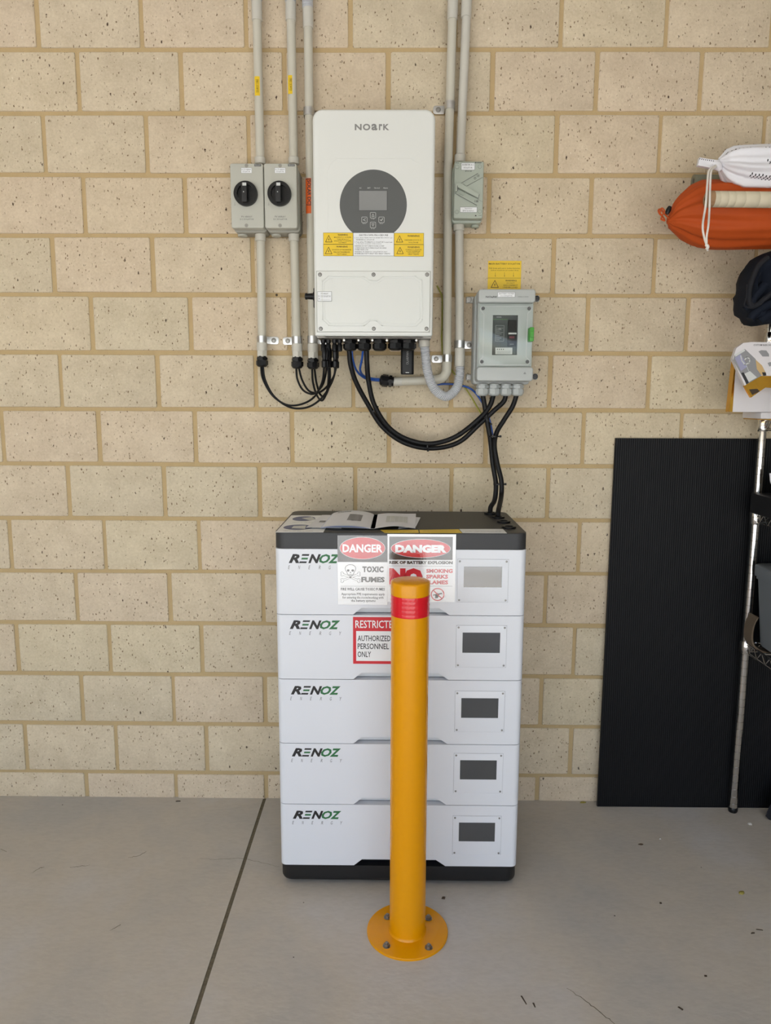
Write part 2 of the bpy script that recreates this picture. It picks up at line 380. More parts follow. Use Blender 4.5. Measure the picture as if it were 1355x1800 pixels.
    def build(s, name, parent=None, bevel_edges=None):
        if parent is not None: org = parent.location.copy() if parent.parent is None else parent.parent.location+parent.location
        else:
            lo = Vector([min(v[i] for v in s.v) for i in range(3)]); hi = Vector([max(v[i] for v in s.v) for i in range(3)])
            org = Vector(((lo.x+hi.x)/2, (lo.y+hi.y)/2, lo.z))
        me = bpy.data.meshes.new(name)
        me.from_pydata([v-org for v in s.v], [], s.f)
        for m in s.mats: me.materials.append(m)
        me.polygons.foreach_set('material_index', s.m)
        bm = bmesh.new(); bm.from_mesh(me)
        if bevel_edges:
            es = [e for e in bm.edges if bevel_edges(e.verts[0].co+org, e.verts[1].co+org)]
            bmesh.ops.bevel(bm, geom=es, offset=s.bev, segments=6, profile=.5, affect='EDGES')
        bmesh.ops.recalc_face_normals(bm, faces=bm.faces)
        bm.to_mesh(me); bm.free()
        me.shade_smooth(); me.set_sharp_from_angle(angle=math.radians(s.smooth))
        o = bpy.data.objects.new(name, me); C.objects.link(o)
        if parent is None: o.location = org
        else: o.parent = parent
        return o
def thing(name, label, cat, loc, group=None):
    o = bpy.data.objects.new(name, None); C.objects.link(o); o.location = loc; o.empty_display_size = .05
    o['label'] = label; o['category'] = cat
    if group: o['group'] = group
    return o
def tag(o, label, cat, group=None):
    o['label'] = label; o['category'] = cat
    if group: o['group'] = group
    return o
def struct(o): o['kind'] = 'structure'; return o

# ------------------------------------------------------------------ the setting
XL, XR, YO = -3.4, 2.25, -4.3
GX = -0.4205
fm = MB(M_FLOOR, M_JOINT, fr=FLAT)
fm.box(XL, GX-.0052, YO, 0.1, -.12, 0); fm.box(GX+.0052, XR, YO, 0.1, -.12, 0)
fm.use(1).box(GX-.007, GX+.007, YO, 0.0, -.10, -.002)
struct(fm.build('floor'))
BH, Z0 = .170933, 2.310455
OFFS = [-1.0257, -0.9177, -1.026, -0.9187, -1.022, -0.9147, -1.0206, -0.9114, -1.0152, -0.9116, -1.0109, -0.9131, -1.0124, -0.9088, -1.0155]
def wall_back():
    m = MB(M_BRICK, M_MORTAR)
    m.use(1).box(XL, XR, -.05, 2.75, -.12, -.004); m.use(0)
    tints = [0.5]*8; rr = random.Random(3); j = .0062
    for row in range(-2, 15):
        zt = Z0-(row-1)*BH; zb = zt-BH
        if row == 14: zb = -.02
        o = OFFS[row] if row >= 0 else OFFS[-row]
        for c in range(-9, 13):
            x0, x1 = o+c*.3, o+(c+1)*.3
            if x1 < XL or x0 > XR: continue
            q = lambda: rr.uniform(-.0013, .0013)
            a, b, e, f = x0+j+q(), x1-j+q(), zb+j+q(), zt-j+q()
            d0 = rr.uniform(-.0006, .0006)
            ch = .0022
            R = [rrect(a, b, e, f, .004, 2), rrect(a, b, e, f, .004, 2), rrect(a+ch*.4, b-ch*.4, e+ch*.4, f-ch*.4, .004, 2), rrect(a+ch, b-ch, e+ch, f-ch, .004, 2)]
            hs = [-.02, d0-ch, d0-ch*.35, d0]
            nv = len(m.v)
            m.rings([[(p[0]+(rr.uniform(-.0005, .0005) if k else 0), p[1]+(rr.uniform(-.0005, .0005) if k else 0), h) for p in r] for k, (r, h) in enumerate(zip(R, hs))])
            tints += [rr.random()]*(len(m.v)-nv)
    m.smooth = 50
    o = m.build('wall_back')
    at = o.data.attributes.new('tint', 'FLOAT', 'POINT')
    if len(o.data.vertices) == len(tints): at.data.foreach_set('value', tints)
    return struct(o)
wall_back()
w = MB(mat('dimming_wall_grey', (130, 126, 120), .9)); w.box(XR, XR+.1, -.1, 2.75, -.1, 4.3); struct(w.build('wall_right'))  # unseen side wall, coloured grey to dim the right of the room
w = MB(M_PLASTER); w.box(XL-.1, XL, -.1, 2.75, -.1, 3.3); struct(w.build('wall_left'))
w = MB(M_CEIL, fr=FLAT); w.box(XL-.1, XR+.1, YO, .1, 2.75, 2.85); struct(w.build('ceiling'))
w = MB(M_PLASTER); w.box(XL-.1, XR+.1, 2.25, 2.75, 4.3, 4.42); struct(w.build('sky_block_header'))  # unseen header over the opening, added to keep sky light off the lower wall
w = MB(M_DRIVE, fr=FLAT); w.box(-14, 14, -20, YO, -.14, -.01); w.box(-14, XL-.02, YO, 3, -.14, -.01); struct(w.build('driveway'))
# hairline cracks in the slab
def crack(pts, t, seed):
    rr = random.Random(seed); m = MB(M_JOINT, fr=FLAT); q = [T(x, y) for x, y in pts]
    q = [(p.x, p.y) for p in catmull([(a, b, 0) for a, b in q], 6)]
    q = [(a+rr.uniform(-.002, .002), b+rr.uniform(-.002, .002)) for a, b in q]
    n = len(q)
    for i in range(n-1): m.line([q[i], q[i+1]], t*(.5+math.sin(math.pi*(i+.5)/n)*.7), .0004)
    o = m.build('crack', bpy.data.objects['floor']); return o
crack([(56, 1535), (68, 1527), (78, 1524)], .0014, 1); crack([(122, 1525), (140, 1523), (158, 1521)], .0014, 2)
crack([(226, 1508), (244, 1504), (258, 1496)], .0016, 3); crack([(352, 1508), (380, 1511), (425, 1509), (465, 1518), (492, 1524)], .0009, 4)
crack([(996, 1738), (1030, 1760), (1058, 1782), (1082, 1802)], .0016, 5); crack([(0, 1493), (12, 1497)], .0012, 6)
crack([(194, 1635), (205, 1630), (212, 1624)], .0012, 7)

# ------------------------------------------------------------------ battery stack
BX0, BX1, BF, BB = -.299, .343, .448, .075
LV = [.012, .061, .2395, .4125, .5905, .765, .9385, .981]
def pillar(m, x0, x1, y0, y1, z0, z1, r, b=0.0):
    fr = m.fr; m.fr = FLAT; m.rbox(x0, x1, y0, y1, z0, z1, r, b); m.fr = fr
ex0, ex1, ez0, ez1 = WR(799.5, 1215, 886.5, 1286.5, BF)
sx0, sx1, sz0, sz1 = WR(810.5, 1227, 875.5, 1261.5, BF)
ez0 -= LV[3]; ez1 -= LV[3]; sz0 -= LV[3]; sz1 -= LV[3]
nx0, nx1 = W(621, 1195, BF)[0], W(788, 1195, BF)[0]; NH = .018
MODN = ['lowest battery module standing on the black base', 'battery module second from the bottom of the stack', 'middle battery module of the stack of five',
        'battery module just under the topmost, carrying the RESTRICTED sign', 'topmost battery module, right under the black lid and DANGER signs']
lx0, lx1, lz0, lz1 = WR(511, 1206, 598, 1221, BF)
nlx0, nlx1, nlz0, nlz1 = WR(510, 1225, 600, 1231, BF)
for k in range(5):
    z0, z1 = LV[k+1]+.0008, LV[k+2]-.0008
    t = thing('battery_module', 'white %s' % MODN[k], 'battery', ((BX0+BX1)/2, -(BF+BB)/2, z0), 'battery modules of the stack')
    m = MB(M_WHITE); m.bev = .016
    m.prism([(BX0, z0), (nx0, z0), (nx0+.022, z0+NH), (nx1-.026, z0+NH), (nx1, z0), (BX1, z0), (BX1, z1), (BX0, z1)], BB, BF)
    m.smooth = 30
    body = m.build('housing', t, bevel_edges=lambda a, b: abs(a.x-b.x) < 1e-4 and abs(a.y-b.y) < 1e-4 and (abs(a.x-BX0) < 1e-3 or abs(a.x-BX1) < 1e-3))
    m = MB(M_WREC if k else M_BASEB); m.box(nx0, nx1, z0+.0002, z0+NH-.0002, BB+.01, BF-.022); m.build('grip_recess', t)['label'] = 'recessed trapezoid hand grip'
    pz = z0-.0008
    m = MB(M_WHITE, M_INKG); m.rbox(ex0, ex1, pz+ez0, pz+ez1, BF-.002, BF+.0012, .001, .0004)
    m.use(1).frame(ex0-.0004, ex1+.0004, pz+ez0-.0004, pz+ez1+.0004, .0004, BF+.0002)
    pl = m.build('display_cover', t)
    m = MB(M_LCD); m.box(sx0, sx1, pz+sz0, pz+sz1, BF, BF+.0018); m.build('screen', t)
    for sx in (ex0+.0055, ex1-.0055):
        for sz in (ez0+.0055, ez1-.0055):
            m = MB(M_STEEL); m.disc(sx, pz+sz, .0026, BF, BF+.0026, 14, .001); m.build('screw', pl)
    # maker's name: R, three slanted bars, N dark; OZ green; wide thin ENERGY
    m = MB(M_INK, M_GRN, M_INKG); a0, a1, b0, b1 = lx0, lx1, pz+lz0-LV[3], pz+lz1-LV[3]; L = a1-a0; wv = BF+.0003
    m.text('R', a0, a0+L*.215, b0, b1, wv, .045, .35); m.text('N', a0+L*.385, a0+L*.635, b0, b1, wv, .045, .35)
    Hh = b1-b0
    for q, (fa, fb) in enumerate(((.0, .19), (.40, .60), (.81, 1.0))):
        m.use(1 if q == 1 else 0); s0, s1 = fa*Hh*.36, fb*Hh*.36; u0, u1 = a0+L*.205, a0+L*(.345)
        if q == 1: u0 += .002
        m.poly([(u0+s0, b0+fa*Hh), (u1+s0, b0+fa*Hh), (u1+s1, b0+fb*Hh), (u0+s1, b0+fb*Hh)], wv)
    m.use(1).text('O', a0+L*.60, a0+L*.815, b0-.0004, b1+.0004, wv, .035, .35); m.text('Z', a0+L*.775, a1+.001, b0, b1, wv, .045, .35)
    d0, d1 = pz+nlz0-LV[3], pz+nlz1-LV[3]
    for q, ch in enumerate('ENERGY'):
        u = nlx0+(nlx1-nlx0-.0045)*q/5; m.use(2).text(ch, u, u+.0052, d0, d1, wv, -.004, .3)
    m.build('logo', t)
t = thing('battery_plinth', 'black plinth tray under the battery module stack', 'plinth', ((BX0+BX1)/2, -(BF+BB)/2, 0))
m = MB(M_BASEB); fr = FLAT
R = []
for q in range(5):
    a = math.pi/2*(1-q/4); i = .014*(1-math.cos(a)); h = LV[0]+.014*(1-math.sin(a))
    R.append([(p[0], p[1], h) for p in rrect(BX0+i, BX1-i, -BF+i, -BB-i, .03-i)])
R.append([(p[0], p[1], LV[1]) for p in rrect(BX0, BX1, -BF, -BB, .03)])
m.fr = FLAT; m.rings(R); m.build('tray', t)
for fx in (BX0+.085, BX1-.06):
    for fy in (-BF+.06, -BB-.06):
        m = MB(M_BLK, fr=FLAT); m.disc(fx, fy, .016, 0, LV[0]+.004, 16, .002); m.build('foot', t)
t = thing('battery_top_unit', 'flat black lid unit on top of the battery stack, with four round cable holes', 'lid', ((BX0+BX1)/2, -(BF+BB)/2, LV[6]))
m = MB(M_LID, fr=FLAT); m.rbox(BX0-.001, BX1+.001, -BF-.001, -BB+.001, LV[6], LV[7], .028, .003); m.build('cover', t)
HOLES = []
for (px, py) in ((862, 903.5), (875.5, 910.5), (885, 918.5), (894.5, 928)):
    x, y = T(px, py, LV[7]); HOLES.append((x, y))
    m = MB(M_BLK, M_SBLK, fr=FLAT); m.ring(x, y, .0185, .0115, LV[7]-.002, LV[7]+.005, 26); m.use(1).disc(x, y, .0105, LV[7]-.002, LV[7]+.0006, 24)
    m.build('cable_grommet', t)

# stickers lying on the lid
def flat_sheet(m, pts, z, th=.0003):
    q = [T(x, y, z) for x, y in pts]; m.prism(q, z, z+th); return q
ZL = LV[7]
m = MB(M_WLAB, M_BPRINT, M_INKG, M_PALE, fr=FLAT)
flat_sheet(m, [(484, 936), (568, 936), (577, 921), (591, 906), (512, 906)], ZL)
def fell(px, py, rx, ry, z):
    a, b = T(px-rx, py, z)[0], T(px+rx, py, z)[0]; y0, y1 = T(px, py+ry, z)[1], T(px, py-ry, z)[1]; return a, b, y0, y1
zt = ZL+.0004
m.use(1).ellipse(*fell(534, 912, 20, 4.2, ZL), zt); m.ellipse(*fell(524, 927, 26, 4.6, ZL), zt)
m.use(3); a = [T(*q, ZL) for q in ((530, 911), (548, 909), (556, 914), (544, 915))]; m.poly(a, zt+.0002); a = [T(*q, ZL) for q in ((512, 929), (516, 925), (538, 924), (536, 930))]; m.poly(a, zt+.0002)
for (px, py, wpx) in ((536, 918.5, 44), (524, 933.6, 52)):
    a, b = T(px-wpx/2, py, ZL)[0], T(px+wpx/2, py, ZL)[0]; y = T(px, py, ZL)[1]
    m.use(2).text('WEAR EYE AND HAND PROTECTION', a, b, y-.003, y+.003, zt, res=1)
tag(m.build('pictogram_sticker'), 'white sticker with blue round safety pictograms at the left end of the black lid', 'sticker')
m = MB(M_YEL, M_INKY, fr=FLAT)
flat_sheet(m, [(668, 931.5), (735, 931.5), (736, 936.8), (676, 936.8)], ZL)
for q in range(2):
    a, b = T(680, 933+q*2.2, ZL), T(730, 933+q*2.2, ZL); m.use(1).text('WARNING DO NOT DISCONNECT UNDER LOAD', a[0], b[0], a[1]-.002, a[1]+.002, ZL+.0004, res=1)
tag(m.build('yellow_sticker'), 'yellow warning sticker on the lid front edge, beside the booklet', 'sticker')
m = MB(M_YEL, M_INKY, fr=FLAT)
flat_sheet(m, [(737, 931.5), (806, 930.5), (812, 937), (738, 937)], ZL)
for q in range(2):
    a, b = T(744, 932.6+q*2.2, ZL), T(800, 932.6+q*2.2, ZL); m.use(1).text('WARNING HAZARDOUS BATTERY VOLTAGE', a[0], b[0], a[1]-.002, a[1]+.002, ZL+.0004, res=1)
tag(m.build('yellow_sticker'), 'yellow warning sticker on the lid between another yellow one and the white strip', 'sticker')
m = MB(M_WLAB, M_INKG, fr=FLAT)
flat_sheet(m, [(807, 930), (884, 930), (891, 937.5), (813, 937)], ZL)
a, b = T(818, 934, ZL), T(880, 934, ZL); m.use(1).text('BATTERY SYSTEM SHUTDOWN PROCEDURE', a[0], b[0], a[1]-.003, a[1]+.003, ZL+.0004, res=1)
tag(m.build('white_sticker'), 'white printed strip sticker near the cable holes on the black lid', 'sticker')

# open booklet and loose sheets
def sheet_surface(m, c00, c10, c11, c01, zfun, nu=18, nv=4, th=.0006):
    vs_ = []; fs = []
    for lay in (0, 1):
        for j in range(nv+1):
            for i in range(nu+1):
                u, v = i/nu, j/nv
                x = (c00[0]*(1-u)+c10[0]*u)*(1-v)+(c01[0]*(1-u)+c11[0]*u)*v; y = (c00[1]*(1-u)+c10[1]*u)*(1-v)+(c01[1]*(1-u)+c11[1]*u)*v
                vs_.append((x, y, zfun(u, v)+(th if lay else 0)))
    W_ = nu+1; N = W_*(nv+1)
    for j in range(nv):
        for i in range(nu):
            a = j*W_+i; fs.append((a, a+W_, a+W_+1, a+1)); a += N; fs.append((a, a+1, a+W_+1, a+W_))
    for i in range(nu):
        a = i; fs.append((a, a+1, N+a+1, N+a)); a = nv*W_+i; fs.append((a, N+a, N+a+1, a+1))
    for j in range(nv):
        a = j*W_; fs.append((a, N+a, N+a+W_, a+W_)); a = j*W_+nu; fs.append((a, a+W_, N+a+W_, N+a))
    return m.add(vs_, fs, raw=True)
zb = ZL+.001
m = MB(M_PAPER, M_PRINT, fr=FLAT)
c = [T(538, 929, zb), T(600, 929, zb), T(604, 907, zb), T(566, 907, zb)]
sheet_surface(m, *c, lambda u, v: zb+.001+.0015*math.sin(3*u+1))
m.use(1).poly([T(560, 919, zb+.002), T(571, 919, zb+.002), T(573, 916.5, zb+.002), T(563, 916.5, zb+.002)], zb+.0042)
tag(m.build('loose_sheet'), 'loose white sheet sticking out under the left side of the open booklet', 'paper')
t = thing('instruction_booklet', 'open white instruction booklet with curled pages lying on the black lid', 'booklet', (*T(620, 925, zb), zb))
c = [T(563, 930, zb), T(659, 931, zb), T(664, 906, zb), T(584, 905, zb)]
for q in range(4):
    m = MB(M_PAPB if q == 1 else M_PAPER, M_PRINT, M_INKG)
    hh = .003+.0028*q
    zf = lambda u, v, hh=hh: zb+.002+hh*(max(0, math.sin(math.pi*min(1, u*1.05+.04))))**.7*(.75+.25*v)
    cc = [(p[0]+.0012*q*(1 if i in (0, 3) else 0), p[1]+(.0006*q)) for i, p in enumerate(c)]
    sheet_surface(m, *cc, zf, 24, 5, .0004)
    if q == 3:
        def on(u, v): 
            x = (cc[0][0]*(1-u)+cc[1][0]*u)*(1-v)+(cc[3][0]*(1-u)+cc[2][0]*u)*v; y = (cc[0][1]*(1-u)+cc[1][1]*u)*(1-v)+(cc[3][1]*(1-u)+cc[2][1]*u)*v
            return Vector((x, y, zf(u, v)+.0008))
        m.use(1)
        for i in range(4):
            u0, u1 = .42+i*.07, .49+i*.07; m.add([on(u0, .3), on(u1, .3), on(u1, .72), on(u0, .72)], [(0, 1, 2, 3)], raw=True)
        m.use(2)
        for v in (.93, .88):
            for i in range(6): u0 = .12+i*.05; m.add([on(u0, v), on(u0+.045, v), on(u0+.045, v+.02), on(u0, v+.02)], [(0, 1, 2, 3)], raw=True)
    m.build('page', t)
m = MB(M_PAPER, M_PALE, M_INKG); c = [T(659, 931, zb), T(730, 929, zb), T(731, 908, zb), T(664, 906, zb)]
zf = lambda u, v: zb+.003+.004*math.sin(math.pi*u)+.003*math.sin(5*u+2*v)*u+.003*v*u
sheet_surface(m, *c, zf, 20, 6)
def on(u, v):
    x = (c[0][0]*(1-u)+c[1][0]*u)*(1-v)+(c[3][0]*(1-u)+c[2][0]*u)*v; y = (c[0][1]*(1-u)+c[1][1]*u)*(1-v)+(c[3][1]*(1-u)+c[2][1]*u)*v
    return Vector((x, y, zf(u, v)+.0012))
m.use(1)
for i in range(5): u0 = .25+i*.11; m.add([on(u0, .3), on(u0+.1, .3), on(u0+.1, .75), on(u0, .75)], [(0, 1, 2, 3)], raw=True)
m.build('page', t)['label'] = 'right page of the open booklet, rippled'
m = MB(M_PAPER); c = [T(700, 930, zb), T(731, 927, zb), T(739, 911, zb), T(705, 908, zb)]
sheet_surface(m, *c, lambda u, v: zb+.0008+.001*u)
tag(m.build('loose_sheet'), 'loose sheet corner sticking out at the right under the open booklet', 'paper')

# ------------------------------------------------------------------ signs on the battery front
def hazard(m, x, z, s, w, ink):      # outlined triangle with a bolt
    m.use(ink); p = [(x-s/2, z), (x+s/2, z), (x, z+s*.95), (x-s/2, z)]
    m.line(p, s*.075, w)
    m.poly([(x+s*.04, z+s*.62), (x-s*.10, z+s*.36), (x-s*.01, z+s*.38), (x+s*.06, z+s*.62)], w)
    m.poly([(x-s*.03, z+s*.44), (x+s*.10, z+s*.44), (x+s*.0, z+s*.12), (x-s*.03, z+s*.30)], w)
wf = BF+.003
x0, x1, z0, z1 = WR(593.5, 941, 681, 1063, wf)
t = thing('danger_sign', 'DANGER TOXIC FUMES sign with skull, taped over lid and top module', 'sign', ((x0+x1)/2, -wf, z0))
m = MB(M_SWHITE, M_SBLK); sxm = x1-x0; szm = z1-z0
m.box(x0, x1, z0, z1, wf-.001, wf); zb1 = W(640, 988, wf)[1]
m.use(1).box(x0, x1, zb1, z1, wf, wf+.0003); m.build('board', t)
m = MB(M_RED, M_SWHITE, M_SBLK); w1 = wf+.0008
e = WR(597, 944, 677, 983, wf); m.use(1).ellipse(*e, w1); m.use(0).ellipse(e[0]+.001, e[1]-.001, e[2]+.001, e[3]-.001, w1+.0003)
m.use(1).text('DANGER', *WR(602, 956.5, 672.5, 971, wf), w1+.0006, .035)
m.use(2).text('TOXIC', *WR(637, 995.5, 674, 1006, wf), w1, .05, space=1.1); m.text('FUMES', *WR(635, 1014, 676, 1023.5, wf), w1, .05)
m.line([(WR(599, 1030, 677, 1031, wf)[0], W(640, 1030.5, wf)[1]), (WR(599, 1030, 677, 1031, wf)[1], W(640, 1030.5, wf)[1])], .0005, w1)
m.text('FIRE WILL CAUSE TOXIC FUMES', *WR(599, 1033, 676.5, 1038, wf), w1, .025, res=1)
m.text('Appropriate PPE requirements apply', *WR(600, 1042, 676, 1047.5, wf), w1, .01, res=1)
m.text('for entering the room/working with', *WR(602, 1048, 674, 1053.5, wf), w1, .01, res=1)
m.text('the battery systems', *WR(617, 1053.5, 660, 1059, wf), w1, .01, res=1)
m.build('lettering', t)
m = MB(M_SBLK, M_SWHITE, M_INKG)
cx, cz = W(616, 1005, wf); u = .001*1.44
hd = [(-8.5, 2), (-9.5, 6), (-8, 10), (-4, 12.5), (0, 13), (4, 12.5), (8, 10), (9.5, 6), (8.5, 2), (6.5, 0), (5.5, -4), (3, -6), (-3, -6), (-5.5, -4), (-6.5, 0), (-8.5, 2)]
for s in (-1, 1):
    a, b = (cx-s*15*u, cz-4*u), (cx+s*15*u, cz-16*u)
    m.use(0).line([a, b], 3.6*u, w1-.0002); m.use(1).line([a, b], 2.6*u, w1)
    for q in (a, b):
        for dz in (-1.8, 1.8): m.use(0).ellipse(q[0]-2.6*u, q[0]+2.6*u, q[1]+(dz-2.3)*u, q[1]+(dz+2.3)*u, w1-.0001, 12); m.use(1).ellipse(q[0]-2*u, q[0]+2*u, q[1]+(dz-1.7)*u, q[1]+(dz+1.7)*u, w1+.0001, 12)
sk = [(cx+a*u, cz+b*u) for a, b in hd]
m.use(1).poly(sk[:-1], w1+.0003); m.use(0).line(sk, .8*u, w1+.0005)
m.use(2)
for s in (-1, 1): m.ellipse(cx+(s*4-2.4)*u, cx+(s*4+2.4)*u, cz+.4*u, cz+4.6*u, w1+.0006, 14)
m.poly([(cx-1.4*u, cz-2*u), (cx+1.4*u, cz-2*u), (cx, cz+.6*u)], w1+.0006)
for q in (-2, -.7, .7, 2): m.line([(cx+q*u, cz-5.8*u), (cx+q*u, cz-3.6*u)], .4*u, w1+.0006)
m.build('skull_symbol', t)
m = MB(M_FILM); m.box(x0, x1, z0, z1, w1+.0009, w1+.0011); m.build('laminate', t)['label'] = 'clear glossy laminate'

x0, x1, z0, z1 = WR(680.5, 939, 800.5, 1058, wf)
t = thing('danger_sign', 'wider DANGER sign about battery explosion, partly behind the bollard top', 'sign', ((x0+x1)/2, -wf, z0))
m = MB(M_SWHITE, M_SBLK); m.box(x0, x1, z0, z1, wf-.001, wf)
g = WR(684, 943.5, 795.5, 984, wf); m.use(1).box(*g, wf, wf+.0003); m.build('board', t)
m = MB(M_RED, M_SWHITE, M_SBLK)
e = WR(687, 947.5, 792, 980.5, wf); m.use(1).ellipse(*e, w1); m.use(0).ellipse(e[0]+.001, e[1]-.001, e[2]+.001, e[3]-.001, w1+.0003)
m.use(1).text('DANGER', *WR(694.5, 957.5, 785, 971.5, wf), w1+.0006, .07)
m.use(2).text('RISK OF BATTERY EXPLOSION', *WR(684, 986, 795.5, 991.5, wf), w1, .055, res=2)
zz = W(740, 995, wf)[1]; m.line([(g[0], zz), (g[1], zz)], .0005, w1); zz = W(740, 1030, wf)[1]; m.line([(g[0], zz), (g[1], zz)], .0005, w1)
m.use(0).text('NO', *WR(684, 998.5, 743, 1028, wf), w1, .09)
m.text('SMOKING', *WR(749, 1000, 795.5, 1007, wf), w1, .045); m.text('SPARKS', *WR(749, 1010, 787.5, 1017, wf), w1, .045); m.text('FLAMES', *WR(749, 1020, 787.5, 1027, wf), w1, .045)
for (pa, pb, body) in ((1034, 1038, 'DANGER OF FIRE'), (1041, 1045, 'KEEP CLEAR')): pass
m.build('lettering', t)
m = MB(M_RED, M_SBLK); e = WR(757, 1033.5, 781, 1056, wf); cx, cz, r = (e[0]+e[1])/2, (e[2]+e[3])/2, (e[1]-e[0])/2
m.use(1).line([(cx-r*.6, cz-r*.1), (cx+r*.6, cz+r*.15)], r*.16, w1); m.poly([(cx-r*.35, cz-r*.6), (cx+r*.05, cz-r*.55), (cx+r*.25, cz+r*.0), (cx-.1*r, cz+.25*r), (cx-.35*r, cz-.1*r)], w1)
m.use(0).ellipse(*e, w1+.0003, inner=r*.14); m.line([(cx-r*.65, cz+r*.65), (cx+r*.65, cz-r*.65)], r*.14, w1+.0003)
m.build('no_flames_symbol', t)
m = MB(M_FILM); m.box(x0, x1, z0, z1, w1+.0009, w1+.0011); m.build('laminate', t)['label'] = 'clear glossy laminate'

wf = BF+.0012
x0, x1, z0, z1 = WR(620.5, 1085, 713, 1167, wf)
t = thing('restricted_sign', 'red and white RESTRICTED AUTHORIZED PERSONNEL ONLY sign, right half behind the bollard', 'sign', ((x0+x1)/2, -wf, z0))
m = MB(M_RED, M_SWHITE); m.box(x0, x1, z0, z1, wf-.0009, wf); m.use(1).box(*WR(626, 1109.5, 708, 1162, wf), wf, wf+.0003); m.build('board', t)
m = MB(M_SWHITE, M_SBLK); m.text('RESTRICTED', *WR(624.5, 1090.5, 700, 1104, wf), wf+.0006, .012)
m.use(1).text('AUTHORIZED', *WR(628.5, 1117, 686.5, 1127, wf), wf+.0006, .01); m.text('PERSONNEL', *WR(628.5, 1131, 683.5, 1141, wf), wf+.0006, .01); m.text('ONLY', *WR(628.5, 1145, 652, 1155, wf), wf+.0006, .01)
m.build('lettering', t)

# ------------------------------------------------------------------ bollard
bx, by, br = .043, -.6205, .0445
t = thing('bollard', 'yellow steel safety bollard with red reflective band, bolted to the floor', 'bollard', (bx, by, 0))
m = MB(M_BOLL, fr=FLAT); m.disc(bx, by, .101, 0, .006, 64, .0015); m.build('base_plate', t)
m = MB(M_BOLL); m.lathe((bx, by, .004), (0, 0, 1), [(br+.004, 0), (br+.0025, .003), (br+.0005, .006), (br, .009), (br, .884)], 48); m.build('pole', t)
m = MB(mat('reflective_red', (216, 20, 36), .22, coat=.3), M_SWHITE); zr0, zr1 = .8195, .8675
nA, nZ = 120, 14; R = []
for j in range(nZ+1):
    z = zr0+(zr1-zr0)*j/nZ; R.append([(bx+(br+.0008+(.0005 if (i % 4 in (1, 2)) and (j % 3 == 1) else 0))*math.cos(2*math.pi*i/nA), by+(br+.0008+(.0005 if (i % 4 in (1, 2)) and (j % 3 == 1) else 0))*math.sin(2*math.pi*i/nA), z) for i in range(nA)])
m.rings(R, raw=True); m.build('reflective_band', t)['label'] = 'red studded reflective band'
m = MB(M_BOLL); m.lathe((bx, by, .8685), (0, 0, 1), [(br+.0012, 0), (br+.0014, .026), (br+.0008, .0285), (br-.0006, .030), (br-.004, .0312), (br-.014, .0330), (.020, .0345), (.0005, .0345)], 48); m.build('cap', t)
for px, py in ((681, 1609), (753, 1611), (679.5, 1659), (753.5, 1662)):
    x, y = T(px, py, .012)
    m = MB(M_STEEL); m.lathe((x, y, .006), (0, 0, 1), [(.0095, 0), (.0095, .0015)], 20); m.lathe((x, y, .0075), (0, 0, 1), [(.0072, 0), (.0072, .0050), (.0064, .0054)], 6)
    m.lathe((x, y, .0125), (0, 0, 1), [(.0036, 0), (.0036, .0035), (.003, .0042)], 12); m.smooth = 25; m.build('anchor_bolt', t)

# ------------------------------------------------------------------ inverter
IO = .225
ix0, ix1 = (W(545.3, 191, IO)[0]+W(556, 590, IO)[0])/2, (W(764.5, 191, IO)[0]+W(761.5, 590, IO)[0])/2
iz1, iz0 = W(655, 191, IO)[1], W(655, 591, IO)[1]
t = thing('inverter', 'off-white wall-mounted solar inverter with round grey display', 'inverter', ((ix0+ix1)/2, -.12, iz0))
INV = t
m = MB(M_INV); m.rbox(ix0, ix1, iz0, iz1, .03, IO, .026, .008)
m.smooth = 35; m.build('body', t)
# rounded bottom corners are tighter: a squared apron
m = MB(M_INV); m.rbox(ix0+.0006, ix1-.0006, iz0, iz0+.06, .03, IO-.0004, .006, .006); m.build('lower_body', t)
m = MB(M_ISOD); m.box(ix0+.05, ix1-.05, iz0+.06, iz1-.1, .0, .03); m.build('mounting_bracket', t)
def ridge(m, pts, w, h, t_=.0016, close=True):
    p = [W(x, y, IO) for x, y in pts]
    if close: p.append(p[0])
    m.line(p, t_, w-.001, w+h); return m
m = MB(M_INV, M_INVL)
cx0, cx1, cz0, cz1 = WR(557, 477, 755.5, 583.5, IO)
m.rbox(cx0, cx1, cz0, cz1, IO-.004, IO+.003, .005, .0015)
m.use(1).frame(cx0-.0012, cx1+.0012, cz0-.0012, cz1+.0012, .0014, IO+.0003)
m.use(0)
def cov(px, py): return (px, py)
o1 = [(577, 485.5), (640, 486.5), (650, 493), (664, 493), (673, 486), (730, 485.5), (741, 493), (742, 562), (732, 573), (672, 572.5), (662, 564.5), (650, 564), (640, 572.5), (578, 572.5), (567, 562), (566, 494)]
ridge(m, o1, IO+.003, .0022, .0024)
o2 = [(580, 489), (638, 490), (649, 497), (665, 497), (675, 490), (728, 489), (737, 496), (738, 560), (730, 569), (674, 568.5), (664, 561), (650, 561), (638, 568.5), (580, 568.5), (571, 560), (570, 497)]
ridge(m, o2, IO+.003, .0010, .0016)
cov_o = m.build('terminal_cover', t)
for px, py in ((562.5, 483), (656.5, 483), (750.5, 483), (564, 578), (657, 578), (749.5, 578)):
    x, z = W(px, py, IO); m = MB(M_STEEL, M_INKG); m.disc(x, z, .0042, IO+.002, IO+.0042, 18, .0008); m.use(1).ring(x, z, .0054, .0042, IO+.002, IO+.0032, 20); m.disc(x, z, .0012, IO+.004, IO+.0044, 6); m.build('screw', cov_o)
